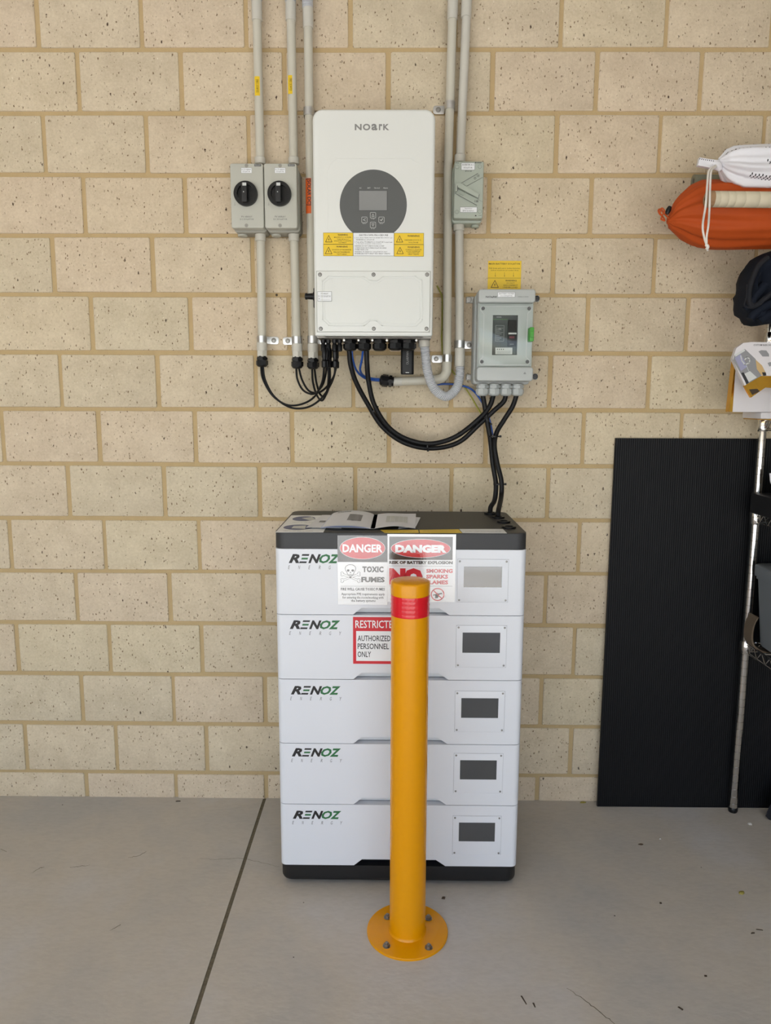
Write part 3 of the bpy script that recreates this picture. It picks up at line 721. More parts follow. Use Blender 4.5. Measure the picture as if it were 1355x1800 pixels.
m = MB(M_INV); ridge(m, [(577, 440), (575, 300), (583, 285), (592, 279)], IO, .0005, .0014, False); ridge(m, [(592, 278), (722, 278), (735, 286)], IO, .0012, .0020, False); m.build('raised_outline', t)
m = MB(M_LOGO); x0, x1, z0, z1 = WR(623.5, 218, 684, 229, IO); L = x1-x0; wv = IO+.0004
lw = L/5.3; H_ = z1-z0; tk = H_*.24
for ch, fa, fb in (('N', 0, .2), ('O', .235, .45), ('a', .485, .655), ('r', .70, .80), ('K', .825, 1.0)):
    m.text(ch, x0+fa*L, x0+fb*L, z0-(.0004 if ch in 'Oa' else 0), z1+(.0004 if ch in 'Oa' else 0), wv, .035, res=4)
m.build('logo', t)
dcx, dcz = W(656, 360.5, IO); dr = (W(715, 360, IO)[0]-W(597, 360, IO)[0])/2
m = MB(M_DISC); m.disc(dcx, dcz, dr, IO-.001, IO+.0006, 72); pan = m.build('display_panel', t)
m = MB(M_PALE, M_INKG, M_DISC)
for px, tx in ((633.5, 'AC'), (648.5, 'BAT'), (662.5, 'Normal'), (677.5, 'Alarm')):
    hw = 1.3*len(tx)*.55+.4
    m.use(0).text(tx, *WR(px-hw, 329.3, px+hw, 331.8, IO), IO+.0009, res=1)
    x, z = W(px, 326.5, IO); m.use(1).ellipse(x-.0012, x+.0012, z-.0008, z+.0008, IO+.0009, 10)
m.build('indicator_lights', pan)
m = MB(mat('grey_lcd', (128, 130, 130), .12, coat=.6), M_SBLK); a = WR(630.5, 335, 680.5, 370.5, IO); m.box(*a, IO, IO+.0011); m.use(1).frame(*a, .0007, IO+.0013); m.build('screen', pan)
for px, py, sym, cap in ((655.5, 378.5, 'u', 'Up'), (640.5, 386.5, 'l', 'ESC'), (670.5, 386.5, 'e', 'Enter'), (655.5, 395.5, 'd', 'Down')):
    x, z = W(px, py, IO); s = .0072; m = MB(M_PALE); wv = IO+.0009
    rr_ = rrect(x-s, x+s, z-s, z+s, .002, 3); m.line(rr_+[rr_[0]], .0010, wv)
    q = s*.45
    if sym == 'u': m.line([(x-q, z-q), (x+q, z-q), (x, z+q), (x-q, z-q)], .0009, wv)
    if sym == 'd': m.line([(x-q, z+q), (x+q, z+q), (x, z-q), (x-q, z+q)], .0009, wv)
    if sym == 'l': m.line([(x+q, z+q), (x-q, z), (x+q, z-q)], .0011, wv)
    if sym == 'e': m.line([(x-q, z), (x-q*.2, z-q*.7), (x+q, z+q)], .0016, wv)
    m.text(cap, x-.0045, x+.0045, z-s-.0036, z-s-.0012, wv, res=1); m.build('button', pan)
# labels on the inverter face
def lab(px0, py0, px1, py1, off, mats, parent, name, lines, frame=True, haz=None, w_=None):
    x0, x1, z0, z1 = WR(px0, py0, px1, py1, off); m = MB(*mats); m.box(x0, x1, z0, z1, off-.0002, off+.0006)
    if frame: m.use(1).frame(x0, x1, z0, z1, .0006, off+.0008)
    for l_ in lines:
        body, a, b, c, d = l_[:5]; bo = l_[5] if len(l_) > 5 else .01
        m.use(1).text(body, *WR(a, b, c, d, off), off+.0009, bo, res=1)
    if haz:
        for hx, hz, hs in haz:
            x, z = W(hx, hz, off); s = W(hx+hs, hz, off)[0]-x; hazard(m, x, z, s, off+.0009, 1)
    return m.build(name, parent)
io = IO+.0008
S = 195/1355
def q1(x, y): return 560+x*S, 395+y*S
def L_(body, x0, y0, x1, y1, b=.008): a = q1(x0, y0); c_ = q1(x1, y1); return (body, a[0], a[1], c_[0], c_[1], b)
def hz(x, y, w): a = q1(x, y); return (a[0], a[1], w*S)
lab(*q1(57, 98), *q1(421, 240), io, (M_YEL, M_INKY), t, 'warning_label', [L_('WARNING', 232, 114, 356, 136, .02), L_('MULTIPLE D.C. SOURCES', 190, 148, 396, 162), L_('TURN OFF ALL D.C.', 225, 172, 370, 186), L_('ISOLATORS TO ISOLATE', 192, 192, 396, 206), L_('EQUIPMENT', 246, 214, 342, 228)], haz=[hz(124, 212, 80)])
lab(*q1(57, 240), *q1(421, 383), io, (M_YEL, M_INKY), t, 'warning_label', [L_('WARNING', 216, 258, 352, 280, .02), L_('ISOLATION OF THE INVERTER', 165, 300, 400, 315), L_('WILL NOT DE-ENERGISE', 182, 328, 380, 343), L_('THE PV ARRAY', 222, 353, 345, 368)], haz=[hz(122, 356, 82)])
lab(*q1(421, 98), *q1(921, 383), io, (M_WLAB, M_INK), t, 'shutdown_label', [L_('SHUTDOWN PROCEDURE', 494, 118, 848, 138, .012),
    L_('1. Turn off the "MAIN SWITCH (INVERTER SUPPLY)" and', 440, 154, 898, 170, 0), L_('"INVERTER A.C. ISOLATOR"', 456, 176, 682, 192, 0), L_('2. Turn off the "PV ARRAY D.C. ISOLATOR" located next', 440, 204, 900, 222, 0), L_('to the input terminals of the inverter.', 456, 227, 772, 243, 0),
    L_('WARNING: DO NOT OPEN PLUG AND SOCKET', 440, 254, 800, 268), L_('CONNECTIONS OR PV STRING ISOLATORS WHILE', 440, 278, 828, 292), L_('SYSTEM UNDER LOAD.', 440, 300, 610, 313), L_('WARNING: "PV ARRAY D.C. ISOLATOR" DO NOT', 440, 325, 838, 339), L_('DE-ENERGISE THE PV ARRAY AND ARRAY CABLING', 440, 347, 872, 361)])
lab(*q1(921, 102), *q1(1284, 243), io, (M_YEL, M_INKY), t, 'warning_label', [L_('WARNING', 1084, 126, 1230, 150, .02), L_('HAZARDOUS D.C.', 1052, 180, 1254, 196), L_('VOLTAGE', 1098, 210, 1216, 226)], haz=[hz(988, 214, 78)])
lab(*q1(921, 243), *q1(1284, 388), io, (M_YEL, M_INKY), t, 'warning_label', [L_('WARNING', 1084, 264, 1232, 286, .02), L_('PV ARRAY D.C. ISOLATORS', 1062, 298, 1256, 312), L_('DO NOT DE-ENERGISE', 1072, 318, 1240, 332), L_('THE PV ARRAY AND', 1086, 338, 1230, 350), L_('ARRAY CABLING', 1092, 357, 1222, 370)], haz=[hz(994, 356, 80)])
lab(558, 512.5, 583, 529.5, IO+.0045, (M_WLAB, M_INKG), t, 'isolator_label', [('PV ARRAY', 564, 515, 577, 517.5, 0), ('D.C. DC ISOLATOR', 559.5, 519.3, 581, 522.2, 0), ('A ________', 559.5, 524, 580, 527, 0)])
# left side rotary switch
m = MB(M_BLK); ox, oz = ix0, W(548, 521, .15)[1]; m.lathe((ox+.002, -.15, oz), (-1, 0, 0), [(.020, 0), (.020, .006), (.017, .008), (.012, .0085), (.012, .012), (.009, .013), (.008, .028), (.009, .030), (.009, .034), (.006, .036)], 20)
m.box(ox-.009, ox+.002, oz-.032, oz+.022, .142, .158, .002); m.build('rotary_switch', t)
# cable glands under the inverter
def gland(m, o, d, r, L=.034, k=1.0):
    o = Vector(o); d = Vector(d).normalized()
    m.lathe(o, d, [(r*.82, 0), (r*.82, L*.14)], 24); m.lathe(o+d*L*.14, d, [(r*1.02, 0), (r*1.02, L*.20)], 6)
    m.lathe(o+d*L*.34, d, [(r*.84, 0), (r*.84, L*.08)], 24); m.lathe(o+d*L*.42, d, [(r*1.04, 0), (r*1.04, L*.40)], 8)
    m.lathe(o+d*L*.82, d, [(r*.92, 0), (r*.86, L*.10), (r*.6, L*.18), (r*.38, L*.19)], 24); m.smooth = 22; return m
GO = .13
GX_ = []
for px, py in ((615.5, 617), (640, 617), (667, 617), (695, 616), (718, 616)):
    x, zb_ = W(px, py, GO); GX_.append(x); m = MB(M_BLK); gland(m, (x, -GO, iz0+.001), (0, 0, -1), .0195 if px < 690 else .021, iz0-zb_+.001); m.build('cable_gland', t)
for px in (568, 577, 588, 597):
    x = W(px, 600, GO)[0]; m = MB(M_BLK); m.lathe((x, -GO, iz0+.001), (0, 0, -1), [(.0075, 0), (.0075, .010), (.0055, .014), (.0075, .018), (.0075, .034), (.005, .036)], 14); m.build('solar_socket', t)
m = MB(M_STEEL); m.box(W(563, 600, .10)[0], W(755, 600, .10)[0], iz0-.002, iz0+.001, .06, .19); m.build('bottom_plate', t)
for px in (606, 631, 655, 680, 731):
    x = W(px, 600, GO)[0]; m = MB(M_ZINC); m.disc(x, iz0-.006, .003, GO+.03, GO+.036, 10); m.build('screw', t)

# data logger stick
x0, x1, z0, z1 = WR(704.5, 612, 727.5, 658, .105)
t = thing('data_logger', 'black wifi data logger stick plugged under the inverter', 'dongle', ((x0+x1)/2, -.09, z0))
m = MB(M_BLK); m.fr = FLAT; m.rbox(x0, x1, -.105, -.075, z0, z1+.03, .008, .002, back=True); m.build('case', t)
m = MB(M_LOGO, M_WLAB); m.text('OLARMAN', (x0+x1)/2-.0035, (x0+x1)/2+.0035, z0+.028, z0+.066, .1056, rot=90, res=2)
m.build('lettering', t)
m = MB(M_PALE); m.box((x0+x1)/2-.005, (x0+x1)/2+.005, z0+.004, z0+.006, .1052, .1056); m.build('serial_strip', t)

# ------------------------------------------------------------------ conduits
def conduit_run(name, label, segs, group='grey electrical conduits', cat='conduit'):
    """segs: list of (part, pts in px+off, radius, material, kind)"""
    p0 = segs[0][1][-1]; t = thing(name, label, cat, P3(*p0), group)
    for part, pts, r, ma, kind in segs:
        m = MB(ma); q = [P3(*p) for p in pts]
        if kind == 'flex': m.tube(q, r, 20, rf=lambda u, L: r*(1+.09*math.sin(L*2*math.pi/.0050)), cat=60)
        elif kind == 'bend': m.tube(q, r, 20, cat=10)
        elif kind == 'gland':
            gland(m, q[0], q[1]-q[0], r, (q[1]-q[0]).length)
        elif kind == 'adapter':
            d = q[1]-q[0]; L = d.length; m.lathe(q[0], d, [(r*.93, 0), (r, .001), (r, L*.55), (r*.97, L*.56), (r*.97, L*.6)], 24); m.lathe(q[0]+d*.6, d, [(r*1.02, 0), (r*1.02, L*.4)], 6); m.smooth = 25
        else:
            d = q[1]-q[0]; L = d.length; m.lathe(q[0], d, [(r-.0012, 0), (r, .001), (r, L-.001), (r-.0012, L)], 24)
        m.build(part, t)
    return t
RC = .0126; CO = .032
c1 = conduit_run('conduit', 'leftmost grey conduit, upper length running from the frame top into the left rotary isolator', [
    ('pipe', [(450.5, -12, CO), (457.5, 286, CO)], RC, M_PVC, 'p'), ('coupling', [(451, 2, CO), (452, 37, CO)], .0148, M_PVCL, 'p'), ('coupling', [(457, 277, CO+.003), (457.3, 289, CO+.003)], .0155, M_PVCL, 'p'), ('corrugated_hose', [(450.5, -45, CO), (450.8, -20, CO), (451, 3, CO)], .0145, M_FLEX, 'flex')])
c2 = conduit_run('conduit', 'second grey conduit from the left, upper length entering the right rotary isolator', [
    ('pipe', [(510.5, -12, CO), (516, 286, CO)], RC, M_PVC, 'p'), ('coupling', [(510.8, 4, CO), (511, 37, CO)], .0148, M_PVCL, 'p'), ('coupling', [(516, 277, CO+.003), (516.3, 289, CO+.003)], .0155, M_PVCL, 'p'), ('corrugated_hose', [(510, -45, CO), (510.3, -20, CO), (510.6, 5, CO)], .0145, M_FLEX, 'flex')])
c3 = conduit_run('conduit', 'long grey conduit half hidden behind the left edge of the inverter', [
    ('pipe', [(540.5, -12, CO), (549.5, 615, CO)], RC, M_PVC, 'p'), ('coupling', [(541, 14, CO), (541.8, 50, CO)], .0148, M_PVCL, 'p'), ('corrugated_hose', [(540, -45, CO), (540.3, -20, CO), (540.6, 15, CO)], .0145, M_FLEX, 'flex'),
    ('coupling', [(549.8, 604, CO), (550, 630, CO)], .0158, M_PVCL, 'adapter'), ('cable_gland', [(550, 629, CO), (550.2, 649, CO)], .0175, M_BLK, 'gland')])
c4 = conduit_run('conduit', 'grey conduit straight down from the left rotary isolator to a black cable gland', [
    ('pipe', [(458, 402, CO), (460.5, 596, CO)], RC, M_PVC, 'p'), ('coupling', [(457.5, 403, CO+.003), (457.8, 424, CO+.003)], .0155, M_PVCL, 'p'), ('coupling', [(460.3, 602, CO), (460.5, 627, CO)], .0155, M_PVCL, 'adapter'), ('cable_gland', [(460.5, 626, CO), (460.7, 645, CO)], .0175, M_BLK, 'gland')])
c5 = conduit_run('conduit', 'grey conduit straight down from the right rotary isolator to a black cable gland', [
    ('pipe', [(516.5, 402, CO), (521.5, 602, CO)], RC, M_PVC, 'p'), ('coupling', [(516, 403, CO+.003), (516.4, 424, CO+.003)], .0155, M_PVCL, 'p'), ('coupling', [(522, 604, CO), (522.3, 628, CO)], .0158, M_PVCL, 'adapter'), ('cable_gland', [(522.3, 627, CO), (522.5, 648, CO)], .0175, M_BLK, 'gland')])
c6 = conduit_run('conduit', 'long grey conduit right of the inverter that bends left to a black gland', [
    ('pipe', [(796.5, -12, CO), (787.3, 300, CO)], RC, M_PVC, 'p'), ('pipe', [(787.3, 299, CO), (785.5, 640, CO)], RC, M_PVC, 'p'), ('coupling', [(796, 0, CO), (795, 35, CO)], .0148, M_PVCL, 'p'),
    ('elbow', [(785.3, 632, CO), (785, 645, CO), (784, 655, CO), (777, 664, CO), (766, 667.5, CO), (757, 668.5, CO)], .0143, M_PVC, 'bend'),
    ('pipe', [(760, 668.5, CO), (704, 670.5, CO)], RC, M_PVC, 'p'), ('coupling', [(707, 670.5, CO), (691, 671, CO)], .0130, M_STEEL if False else M_PVCL, 'p'), ('cable_gland', [(692, 671, CO), (667.5, 668, CO)], .0178, M_BLK, 'gland')])
c7 = conduit_run('conduit', 'rightmost grey conduit, upper length running down into the lever isolator', [
    ('pipe', [(821.5, -12, CO), (808.5, 283, CO)], RC, M_PVCL, 'p'), ('coupling', [(820.5, -5, CO), (819, 31, CO)], .0148, M_PVCL, 'p'), ('coupling', [(808.5, 272, CO), (808, 286, CO)], .0155, M_PVCL, 'p')])
c8 = conduit_run('conduit', 'grey conduit down from the lever isolator ending in a corrugated hose joint', [
    ('pipe', [(807, 386, CO), (808, 640, CO)], RC, M_PVCL, 'p'), ('coupling', [(806, 388, CO), (806.5, 406, CO)], .0160, M_PVCL, 'p'), ('coupling', [(808, 612, CO), (808, 644, CO)], .0150, M_PVCL, 'p')])
c9 = conduit_run('flexible_conduit', 'grey corrugated hose looping from under the inverter to the right conduit', [
    ('corrugated_hose', [(746, 606, .11), (748.5, 630, .105), (752, 655, .095), (763, 683, .08), (784, 697, .06), (802, 683, .045), (808, 660, .035), (808, 641, CO)], .0128, M_FLEX, 'flex'),
    ('end_fitting', [(745, 590, .11), (745.5, 610, .11)], .0165, M_PVCL, 'p')], group=None, cat='conduit')
# cable labels stuck on the pipes
def pipe_label(px, py0, py1, text, ma, ink, root, hw=.006):
    x0, x1, z0, z1 = WR(px-1, py0, px+1, py1, CO+RC); cx = (x0+x1)/2; m = MB(ma, ink)
    R = []
    for z in (z0, z1): R.append([(cx+(RC+.0005)*math.sin(a), -(CO+(RC+.0005)*math.cos(a)), z) for a in [math.radians(-38+76*i/8) for i in range(9)]])
    vs_ = R[0]+R[1]; m.add(vs_, [(i, i+1, i+10, i+9) for i in range(8)], raw=True)
    m.use(1).text(text, cx-.0034, cx+.0034, z0+.008, z1-.008, CO+RC+.0012, rot=90 if ink != M_INK else -90, res=2); 
    o = m.build('cable_label', root); return o
pipe_label(452.3, 134, 168, 'SOLAR DC CABLE', M_YEL, M_INKY, c1)['label'] = 'yellow SOLAR DC CABLE label'
pipe_label(511, 132, 165, 'SOLAR DC CABLE', M_YEL, M_INKY, c2)['label'] = 'yellow SOLAR DC CABLE label'
x0, x1, z0, z1 = WR(539, 313, 549, 375, CO+RC)
m = MB(M_ORL, M_INK); cx = W(544.6, 340, CO)[0]
R = [[(cx+(RC+.0005)*math.sin(a), -(CO+(RC+.0005)*math.cos(a)), z) for a in [math.radians(-60+120*i/12) for i in range(13)]] for z in (z0, z1)]
m.add(R[0]+R[1], [(i, i+1, i+14, i+13) for i in range(12)], raw=True)
m.use(1).text('[SOLAR DC]', cx-.0085, cx+.0045, z0+.022, z1-.002, CO+RC+.0012, .02, rot=-90, res=2)
m.build('cable_label', c3)['label'] = 'orange SOLAR DC label'

# saddle clamps
def clamp(px, py, sx, label, h=15):
    x, z = W(px, py, CO); hh = .0105; t = thing('saddle_clamp', label, 'clamp', (x, 0, z), 'zinc saddle clamps on conduits')
    m = MB(M_ZINC); R = []; r = .0150
    A = [math.radians(-90+180*i/14) for i in range(15)]
    out = [(x+r*math.sin(a), -(CO+r*math.cos(a))) for a in A]; out = [(x-r, -.001)]+out+[(x+r, -.001)]
    ri = r-.0014; inn = [(x+ri*math.sin(a), -(CO+ri*math.cos(a))) for a in A]; inn = [(x-ri, -.001)]+inn+[(x+ri, -.001)]
    n = len(out); vs_ = [(a, b, z-hh) for a, b in out+inn]+[(a, b, z+hh) for a, b in out+inn]
    fs = []
    for i in range(n-1):
        fs += [(i, i+1, 2*n+i+1, 2*n+i), (n+i, 3*n+i, 3*n+i+1, n+i+1), (i, n+i, n+i+1, i+1), (2*n+i, 2*n+i+1, 3*n+i+1, 3*n+i)]
    m.add(vs_, fs, raw=True); m.build('strap', t)
    m = MB(M_ZINC); xa, xb = (x+sx*.010, x+sx*.046); m.rbox(min(xa, xb), max(xa, xb), z-hh*1.1, z+hh*1.1, .0005, .0025, .007, .0008); 
    if sx < 0: pass
    m.build('foot_plate', t)
    m = MB(M_STEEL); xs = x+sx*.031; m.disc(xs, z, .0075, .0025, .0045, 20, .0008); m.disc(xs, z, .005, .0045, .0075, 12, .0012); m.build('screw', t)
clamp(460.3, 597, 1, 'zinc saddle clamp at the bottom of the leftmost conduit, screw tab to its right')
clamp(521.5, 598, -1, 'zinc saddle clamp on the second conduit, screw tab to its left')
clamp(549.3, 597, 1, 'zinc saddle clamp on the conduit at the inverter lower left corner')
clamp(542.5, 197, 1, 'zinc saddle clamp at the inverter upper left corner')
clamp(790.5, 186, -1, 'zinc saddle clamp at the inverter upper right corner')
clamp(785.8, 630, -1, 'zinc saddle clamp just above the elbow of the bent conduit')
clamp(808, 605, 1, 'zinc saddle clamp on the right conduit beside the battery isolator box')

# ------------------------------------------------------------------ rotary isolators
def rotary(px0, px1, label):
    fo = .088
    x0, x1, z0, z1 = WR(px0, 287, px1, 401, fo)
    t = thing('rotary_isolator', label, 'switch', ((x0+x1)/2, 0, z0), 'pair of rotary isolators')
    m = MB(M_ISOD); m.rbox(x0+.001, x1+.004, z0-.006, z1-.004, 0, .058, .012, .003); m.build('base', t)
    m = MB(M_ISO); m.rbox(x0, x1, z0, z1, .054, fo, .006, .003)
    c_ = m.build('cover', t)
    kx, kz = W((px0+px1)/2-1.5, 341.5, fo); kr = .0335
    m = MB(M_BLK); m.ring(kx, kz, kr, kr*.72, fo-.001, fo+.012, 48); m.disc(kx, kz, kr*.74, fo-.001, fo+.003, 40)
    n = 48
    kn = m.build('dial', t)
    m = MB(M_BLKM); m.rbox(kx-.010, kx+.006, kz-kr*.78, kz+kr*.80, fo+.003, fo+.022, .004, .002); m.build('handle', kn)
    m = MB(M_PALE); m.box(kx-.006, kx+.005, kz+kr*.52, kz+kr*.76, fo+.0218, fo+.0224); m.disc(kx-.003, kz+.001, .0016, fo+.0218, fo+.0232, 10); m.build('pointer_mark', kn)
    m = MB(M_WLAB); m.box(kx-.0275, kx-.0255, kz-.004, kz+.004, fo+.0028, fo+.0034); m.build('position_mark', kn)
    cx = (x0+x1)/2
    m = MB(M_INKG, M_PALE, M_ISOD)
    m.text('PV ARRAY', kx-.015, kx+.016, W(px0, 381, fo)[1]-.002, W(px0, 381, fo)[1]+.0025, fo+.0004, res=1)
    zz = W(px0, 385.5, fo)[1]; m.text('DC ISOLATOR', kx-.019, kx+.020, zz-.002, zz+.0025, fo+.0004, res=1)
    m.text('OFF', x0+.009, x0+.014, kz-.030, kz-.0275, fo+.0004, res=1); m.text('0', x0+.0105, x0+.0125, kz-.026, kz-.0225, fo+.0004, res=1)
    a = WR(px1-16, 288.5, px1-4, 292.5, fo); m.box(*a, fo, fo+.0004); m.use(1).text('Noark', a[0]+.002, a[1]-.002, a[2]+.0012, a[3]-.0012, fo+.0007, res=1)
    m.build('lettering', t)
    m = MB(M_WLAB, M_INKG); a = WR((px0+px1)/2-10.5, 295, (px0+px1)/2+8.5, 304.5, fo); m.box(*a, fo, fo+.0006); m.use(1).frame(*a, .0004, fo+.0008)
    h = a[3]-a[2]; m.text('DC PV ARRAY', a[0]+.002, a[1]-.002, a[2]+h*.56, a[2]+h*.82, fo+.0009, res=1); m.text('ISOLATOR', a[0]+.005, a[1]-.005, a[2]+h*.18, a[2]+h*.44, fo+.0009, res=1); m.build('label_plate', t)
    for py, s in ((290.5, 1), (397, -1)):
        x, z = W((px0+px1)/2-1, py, fo); m = MB(M_ISOD, M_STEEL); m.disc(x, z-(.001*s), .0052, fo-.002, fo+.0004, 18); m.use(1).disc(x, z, .0028, fo, fo+.0009, 12); m.build('screw_recess', t)
    m = MB(M_ISO); x, z = W(px0+20, 409, .03); m.fr = FLAT; m.disc(x+.002, -.03, .014, z0-.011, z0-.004, 22, .002); m.build('blanking_plug', t)
    return t
rotary(405.3, 463, 'left one of the two rotary isolators, grey box with round black dial')
rotary(464.5, 522, 'right one of the two rotary isolators, beside the long inverter conduit')

# lever isolator
fo = .082
x0, x1, z0, z1 = WR(797.8, 283.5, 849.5, 384, fo)
t = thing('lever_isolator', 'green-grey lever isolator box right of the inverter with angled handle', 'switch', ((x0+x1)/2, 0, z0))
m = MB(M_ISOG); m.rbox(x0-.003, x1+.001, z0-.007, z1-.004, 0, .055, .010, .003); m.build('base', t)
m = MB(M_ISOG); m.rbox(x0, x1, z0, z1, .052, fo, .005, .003)
m.build('cover', t)
def c5p(x, y): return W(740+x/6.431, 150+y/6.431, fo)
m = MB(M_ISOG); wv = fo
m.prism([c5p(382, 1125), c5p(430, 1110), c5p(652, 1245), c5p(640, 1285), c5p(412, 1165), c5p(408, 1205), c5p(385, 1215)], wv-.001, wv+.012)
lv = m.build('lever', t)
m = MB(M_ISOG)
m.line([c5p(420, 1120), c5p(636, 993)], .0022, wv-.001, wv+.003); m.line([c5p(515, 1135), c5p(697, 1035)], .0014, wv-.001, wv+.001)
m.line([c5p(385, 1215), c5p(632, 1352)], .0024, wv-.001, wv+.003); m.line([c5p(440, 1120), c5p(480, 1118), c5p(512, 1140), c5p(520, 1175)], .0012, wv-.001, wv+.002); m.line([c5p(430, 1225), c5p(475, 1245), c5p(505, 1215)], .0012, wv-.001, wv+.002)
m.build('lever_guard', t)
m = MB(M_INKG);  # dark lines paint shade along the lever and guard ridges for contrast
m.line([c5p(420, 1127), c5p(640, 1001)], .0010, wv+.0032); m.line([c5p(385, 1224), c5p(628, 1360)], .0012, wv+.0034); m.line([c5p(515, 1142), c5p(697, 1041)], .0008, wv+.0012); m.line([c5p(652, 1247), c5p(642, 1290)], .0012, wv+.0125); m.line([c5p(408, 1150), c5p(408, 1205)], .0020, wv+.0125); m.line([c5p(650, 1288), c5p(420, 1175)], .0008, wv+.0004); m.line([c5p(640, 1290), c5p(700, 1322)], .0004, wv+.0004)
m.build('lever_shade_lines', t)
m = MB(M_INK, M_INKG); x, z = c5p(610, 1050); m.ring(x, z, .003, .0022, wv, wv+.0005, 16)
a, b, c_, d = *c5p(628, 1040), *c5p(660, 1012); m.text('OFF', a, c_, b, d, wv+.0005, res=1); a, b, c_, d = *c5p(605, 1325), *c5p(645, 1298); m.text('I ON', a, c_, b, d, wv+.0005, .02, res=1)
a, b, c_, d = *c5p(392, 884), *c5p(426, 871); m.text('IP66', a, c_, b, d, wv+.0005, .02, res=1); a, b, c_, d = *c5p(610, 883), *c5p(686, 866); m.text('BOODAY', a, c_, b, d, wv+.0005, .04, res=1)
a, b, c_, d = *c5p(500, 978), *c5p(572, 963); m.text('BTS1-63', a, c_, b, d, wv+.0005, .01, res=1)
hx, hz_ = c5p(617, 1480); m.poly([(hx-.0028, hz_), (hx+.0028, hz_), (hx, hz_+.004)], wv+.0005); m.line([c5p(650, 1473), c5p(682, 1470)], .0007, wv+.0005); m.build('lettering', t)
for px, py in ((803.2, 293.5), (843.2, 293), (803, 372.7), (843, 371.7)):
    x, z = W(px, py, fo); m = MB(M_ISOG, M_INKG); m.disc(x, z, .0048, fo-.001, fo+.0008, 18); m.use(1).ring(x, z, .0053, .0047, fo-.001, fo+.0004, 20); m.build('screw_cap', t)
lab(810.5, 286.3, 834.5, 299.2, fo, (M_WLAB, M_INK), t, 'label_plate', [('INVERTER A.C', 812.5, 288.4, 832.8, 291.2, 0), ('ISOLATOR', 815, 293.6, 830, 296.4, 0)])
lab(808.5, 364, 838.3, 373.5, fo, (M_WLAB, M_INK), t, 'label_plate', [('Inverter', 817, 365.4, 830, 367.6, 0), ('EPS Isolator', 813.5, 369.3, 833, 371.6, 0)], frame=True)
m = MB(M_ISOG, fr=FLAT); m.disc(x1-.016, -.03, .011, z0-.014, z0-.006, 22, .002); m.build('blanking_plug', t)
for px, py in ((835.5, 401.5), (486, 518.5)):
    x, z = W(px, py, 0); m = MB(M_BROWN, M_BLK); m.disc(x, z, .0035, -.001, .0016, 14, .0008)
    tag(m.build('wall_plug'), 'small dark wall plug ' + ('just below the lever isolator' if px > 800 else 'between the two left conduits'), 'plug')

# ------------------------------------------------------------------ main battery isolator
lb = (M_YEL, M_INKY); x0, x1, z0, z1 = WR(857.5, 458.5, 915.7, 510, .002)
t = thing('isolator_sign', 'yellow MAIN BATTERY ISOLATOR sign on the bricks above the grey enclosure', 'sign', ((x0+x1)/2, 0, z0))
def c6(x, y): return 850+x*75/1355, 450+y*75/1355
m = MB(*lb); m.box(x0, x1, z0, z1, 0, .002); zz = W(880, c6(0, 703)[1], .002)[1]; m.use(1).line([(x0, zz), (x1, zz)], .0008, .0023); m.build('board', t)
m = MB(M_INKY)
for body, a, b, c_, d, bo in (('MAIN BATTERY ISOLATOR', 170, 222, 1160, 275, .01), ('Pull down and out to isolate batteries', 178, 365, 1150, 412, 0), ('(follow shutdown procedure first)', 228, 437, 1105, 485, 0), ('WARNING', 690, 755, 1045, 808, .02), ('DO NOT', 735, 838, 980, 880, 0), ('DISCONNECT', 636, 908, 1080, 952, 0), ('UNDER LOAD', 610, 975, 1085, 1020, 0)):
    m.text(body, *WR(*c6(a, b), *c6(c_, d), .002), .0023, bo, res=1)
for ax in (370, 662, 947):
    p, q = W(*c6(ax, 525), .002), W(*c6(ax, 625), .002); m.line([p, q], .0006, .0023); m.poly([(q[0]-.0014, q[1]), (q[0]+.0014, q[1]), (q[0], q[1]-.003)], .0023)
hx, hzz = W(*c6(350, 1000), .002); hazard(m, hx, hzz, .0215, .0023, 0); m.build('lettering', t)

EO = .135
x0, x1, z0, z1 = WR(840, 508, 940.5, 670, EO)
x0 = (W(841, 520, EO)[0]+W(838, 660, EO)[0])/2; x1 = (W(941.5, 520, EO)[0]+W(937, 660, EO)[0])/2
t = thing('isolator_enclosure', 'grey breaker enclosure with clear window and green latch under the yellow sign', 'electrical box', ((x0+x1)/2, 0, z0))
m = MB(M_BOXD); m.rbox(x0-.004, x1+.002, z0-.008, z1-.006, .012, .07, .010, .004, back=False); m.build('base', t)
def c7_(x, y): return 825+x/9, 500+y/9
m = MB(M_BOXG)
zt0 = W(890, 532, EO)[1]; zb1 = W(885, 645, EO)[1]
m.rbox(x0, x1, zt0, z1, .068, EO, .008, .004); m.build('cover_bar', t)
m = MB(M_BOXG); m.rbox(x0, x1, z0, zb1, .068, EO, .008, .004); m.build('cover_bar', t)
# middle field lower than the two bars, with a frame around the breaker aperture
m = MB(M_BOXG); fw_ = EO-.022
bxa, bxb, bza, bzb = WR(865.5, 554, 909.5, 624, fw_)
m.box(x0+.002, bxa, zb1-.002, zt0+.002, .068, fw_); m.box(bxb, x1-.002, zb1-.002, zt0+.002, .068, fw_); m.box(bxa, bxb, zb1-.002, bza, .068, fw_); m.box(bxa, bxb, bzb, zt0+.002, .068, fw_); m.build('inner_panel', t)
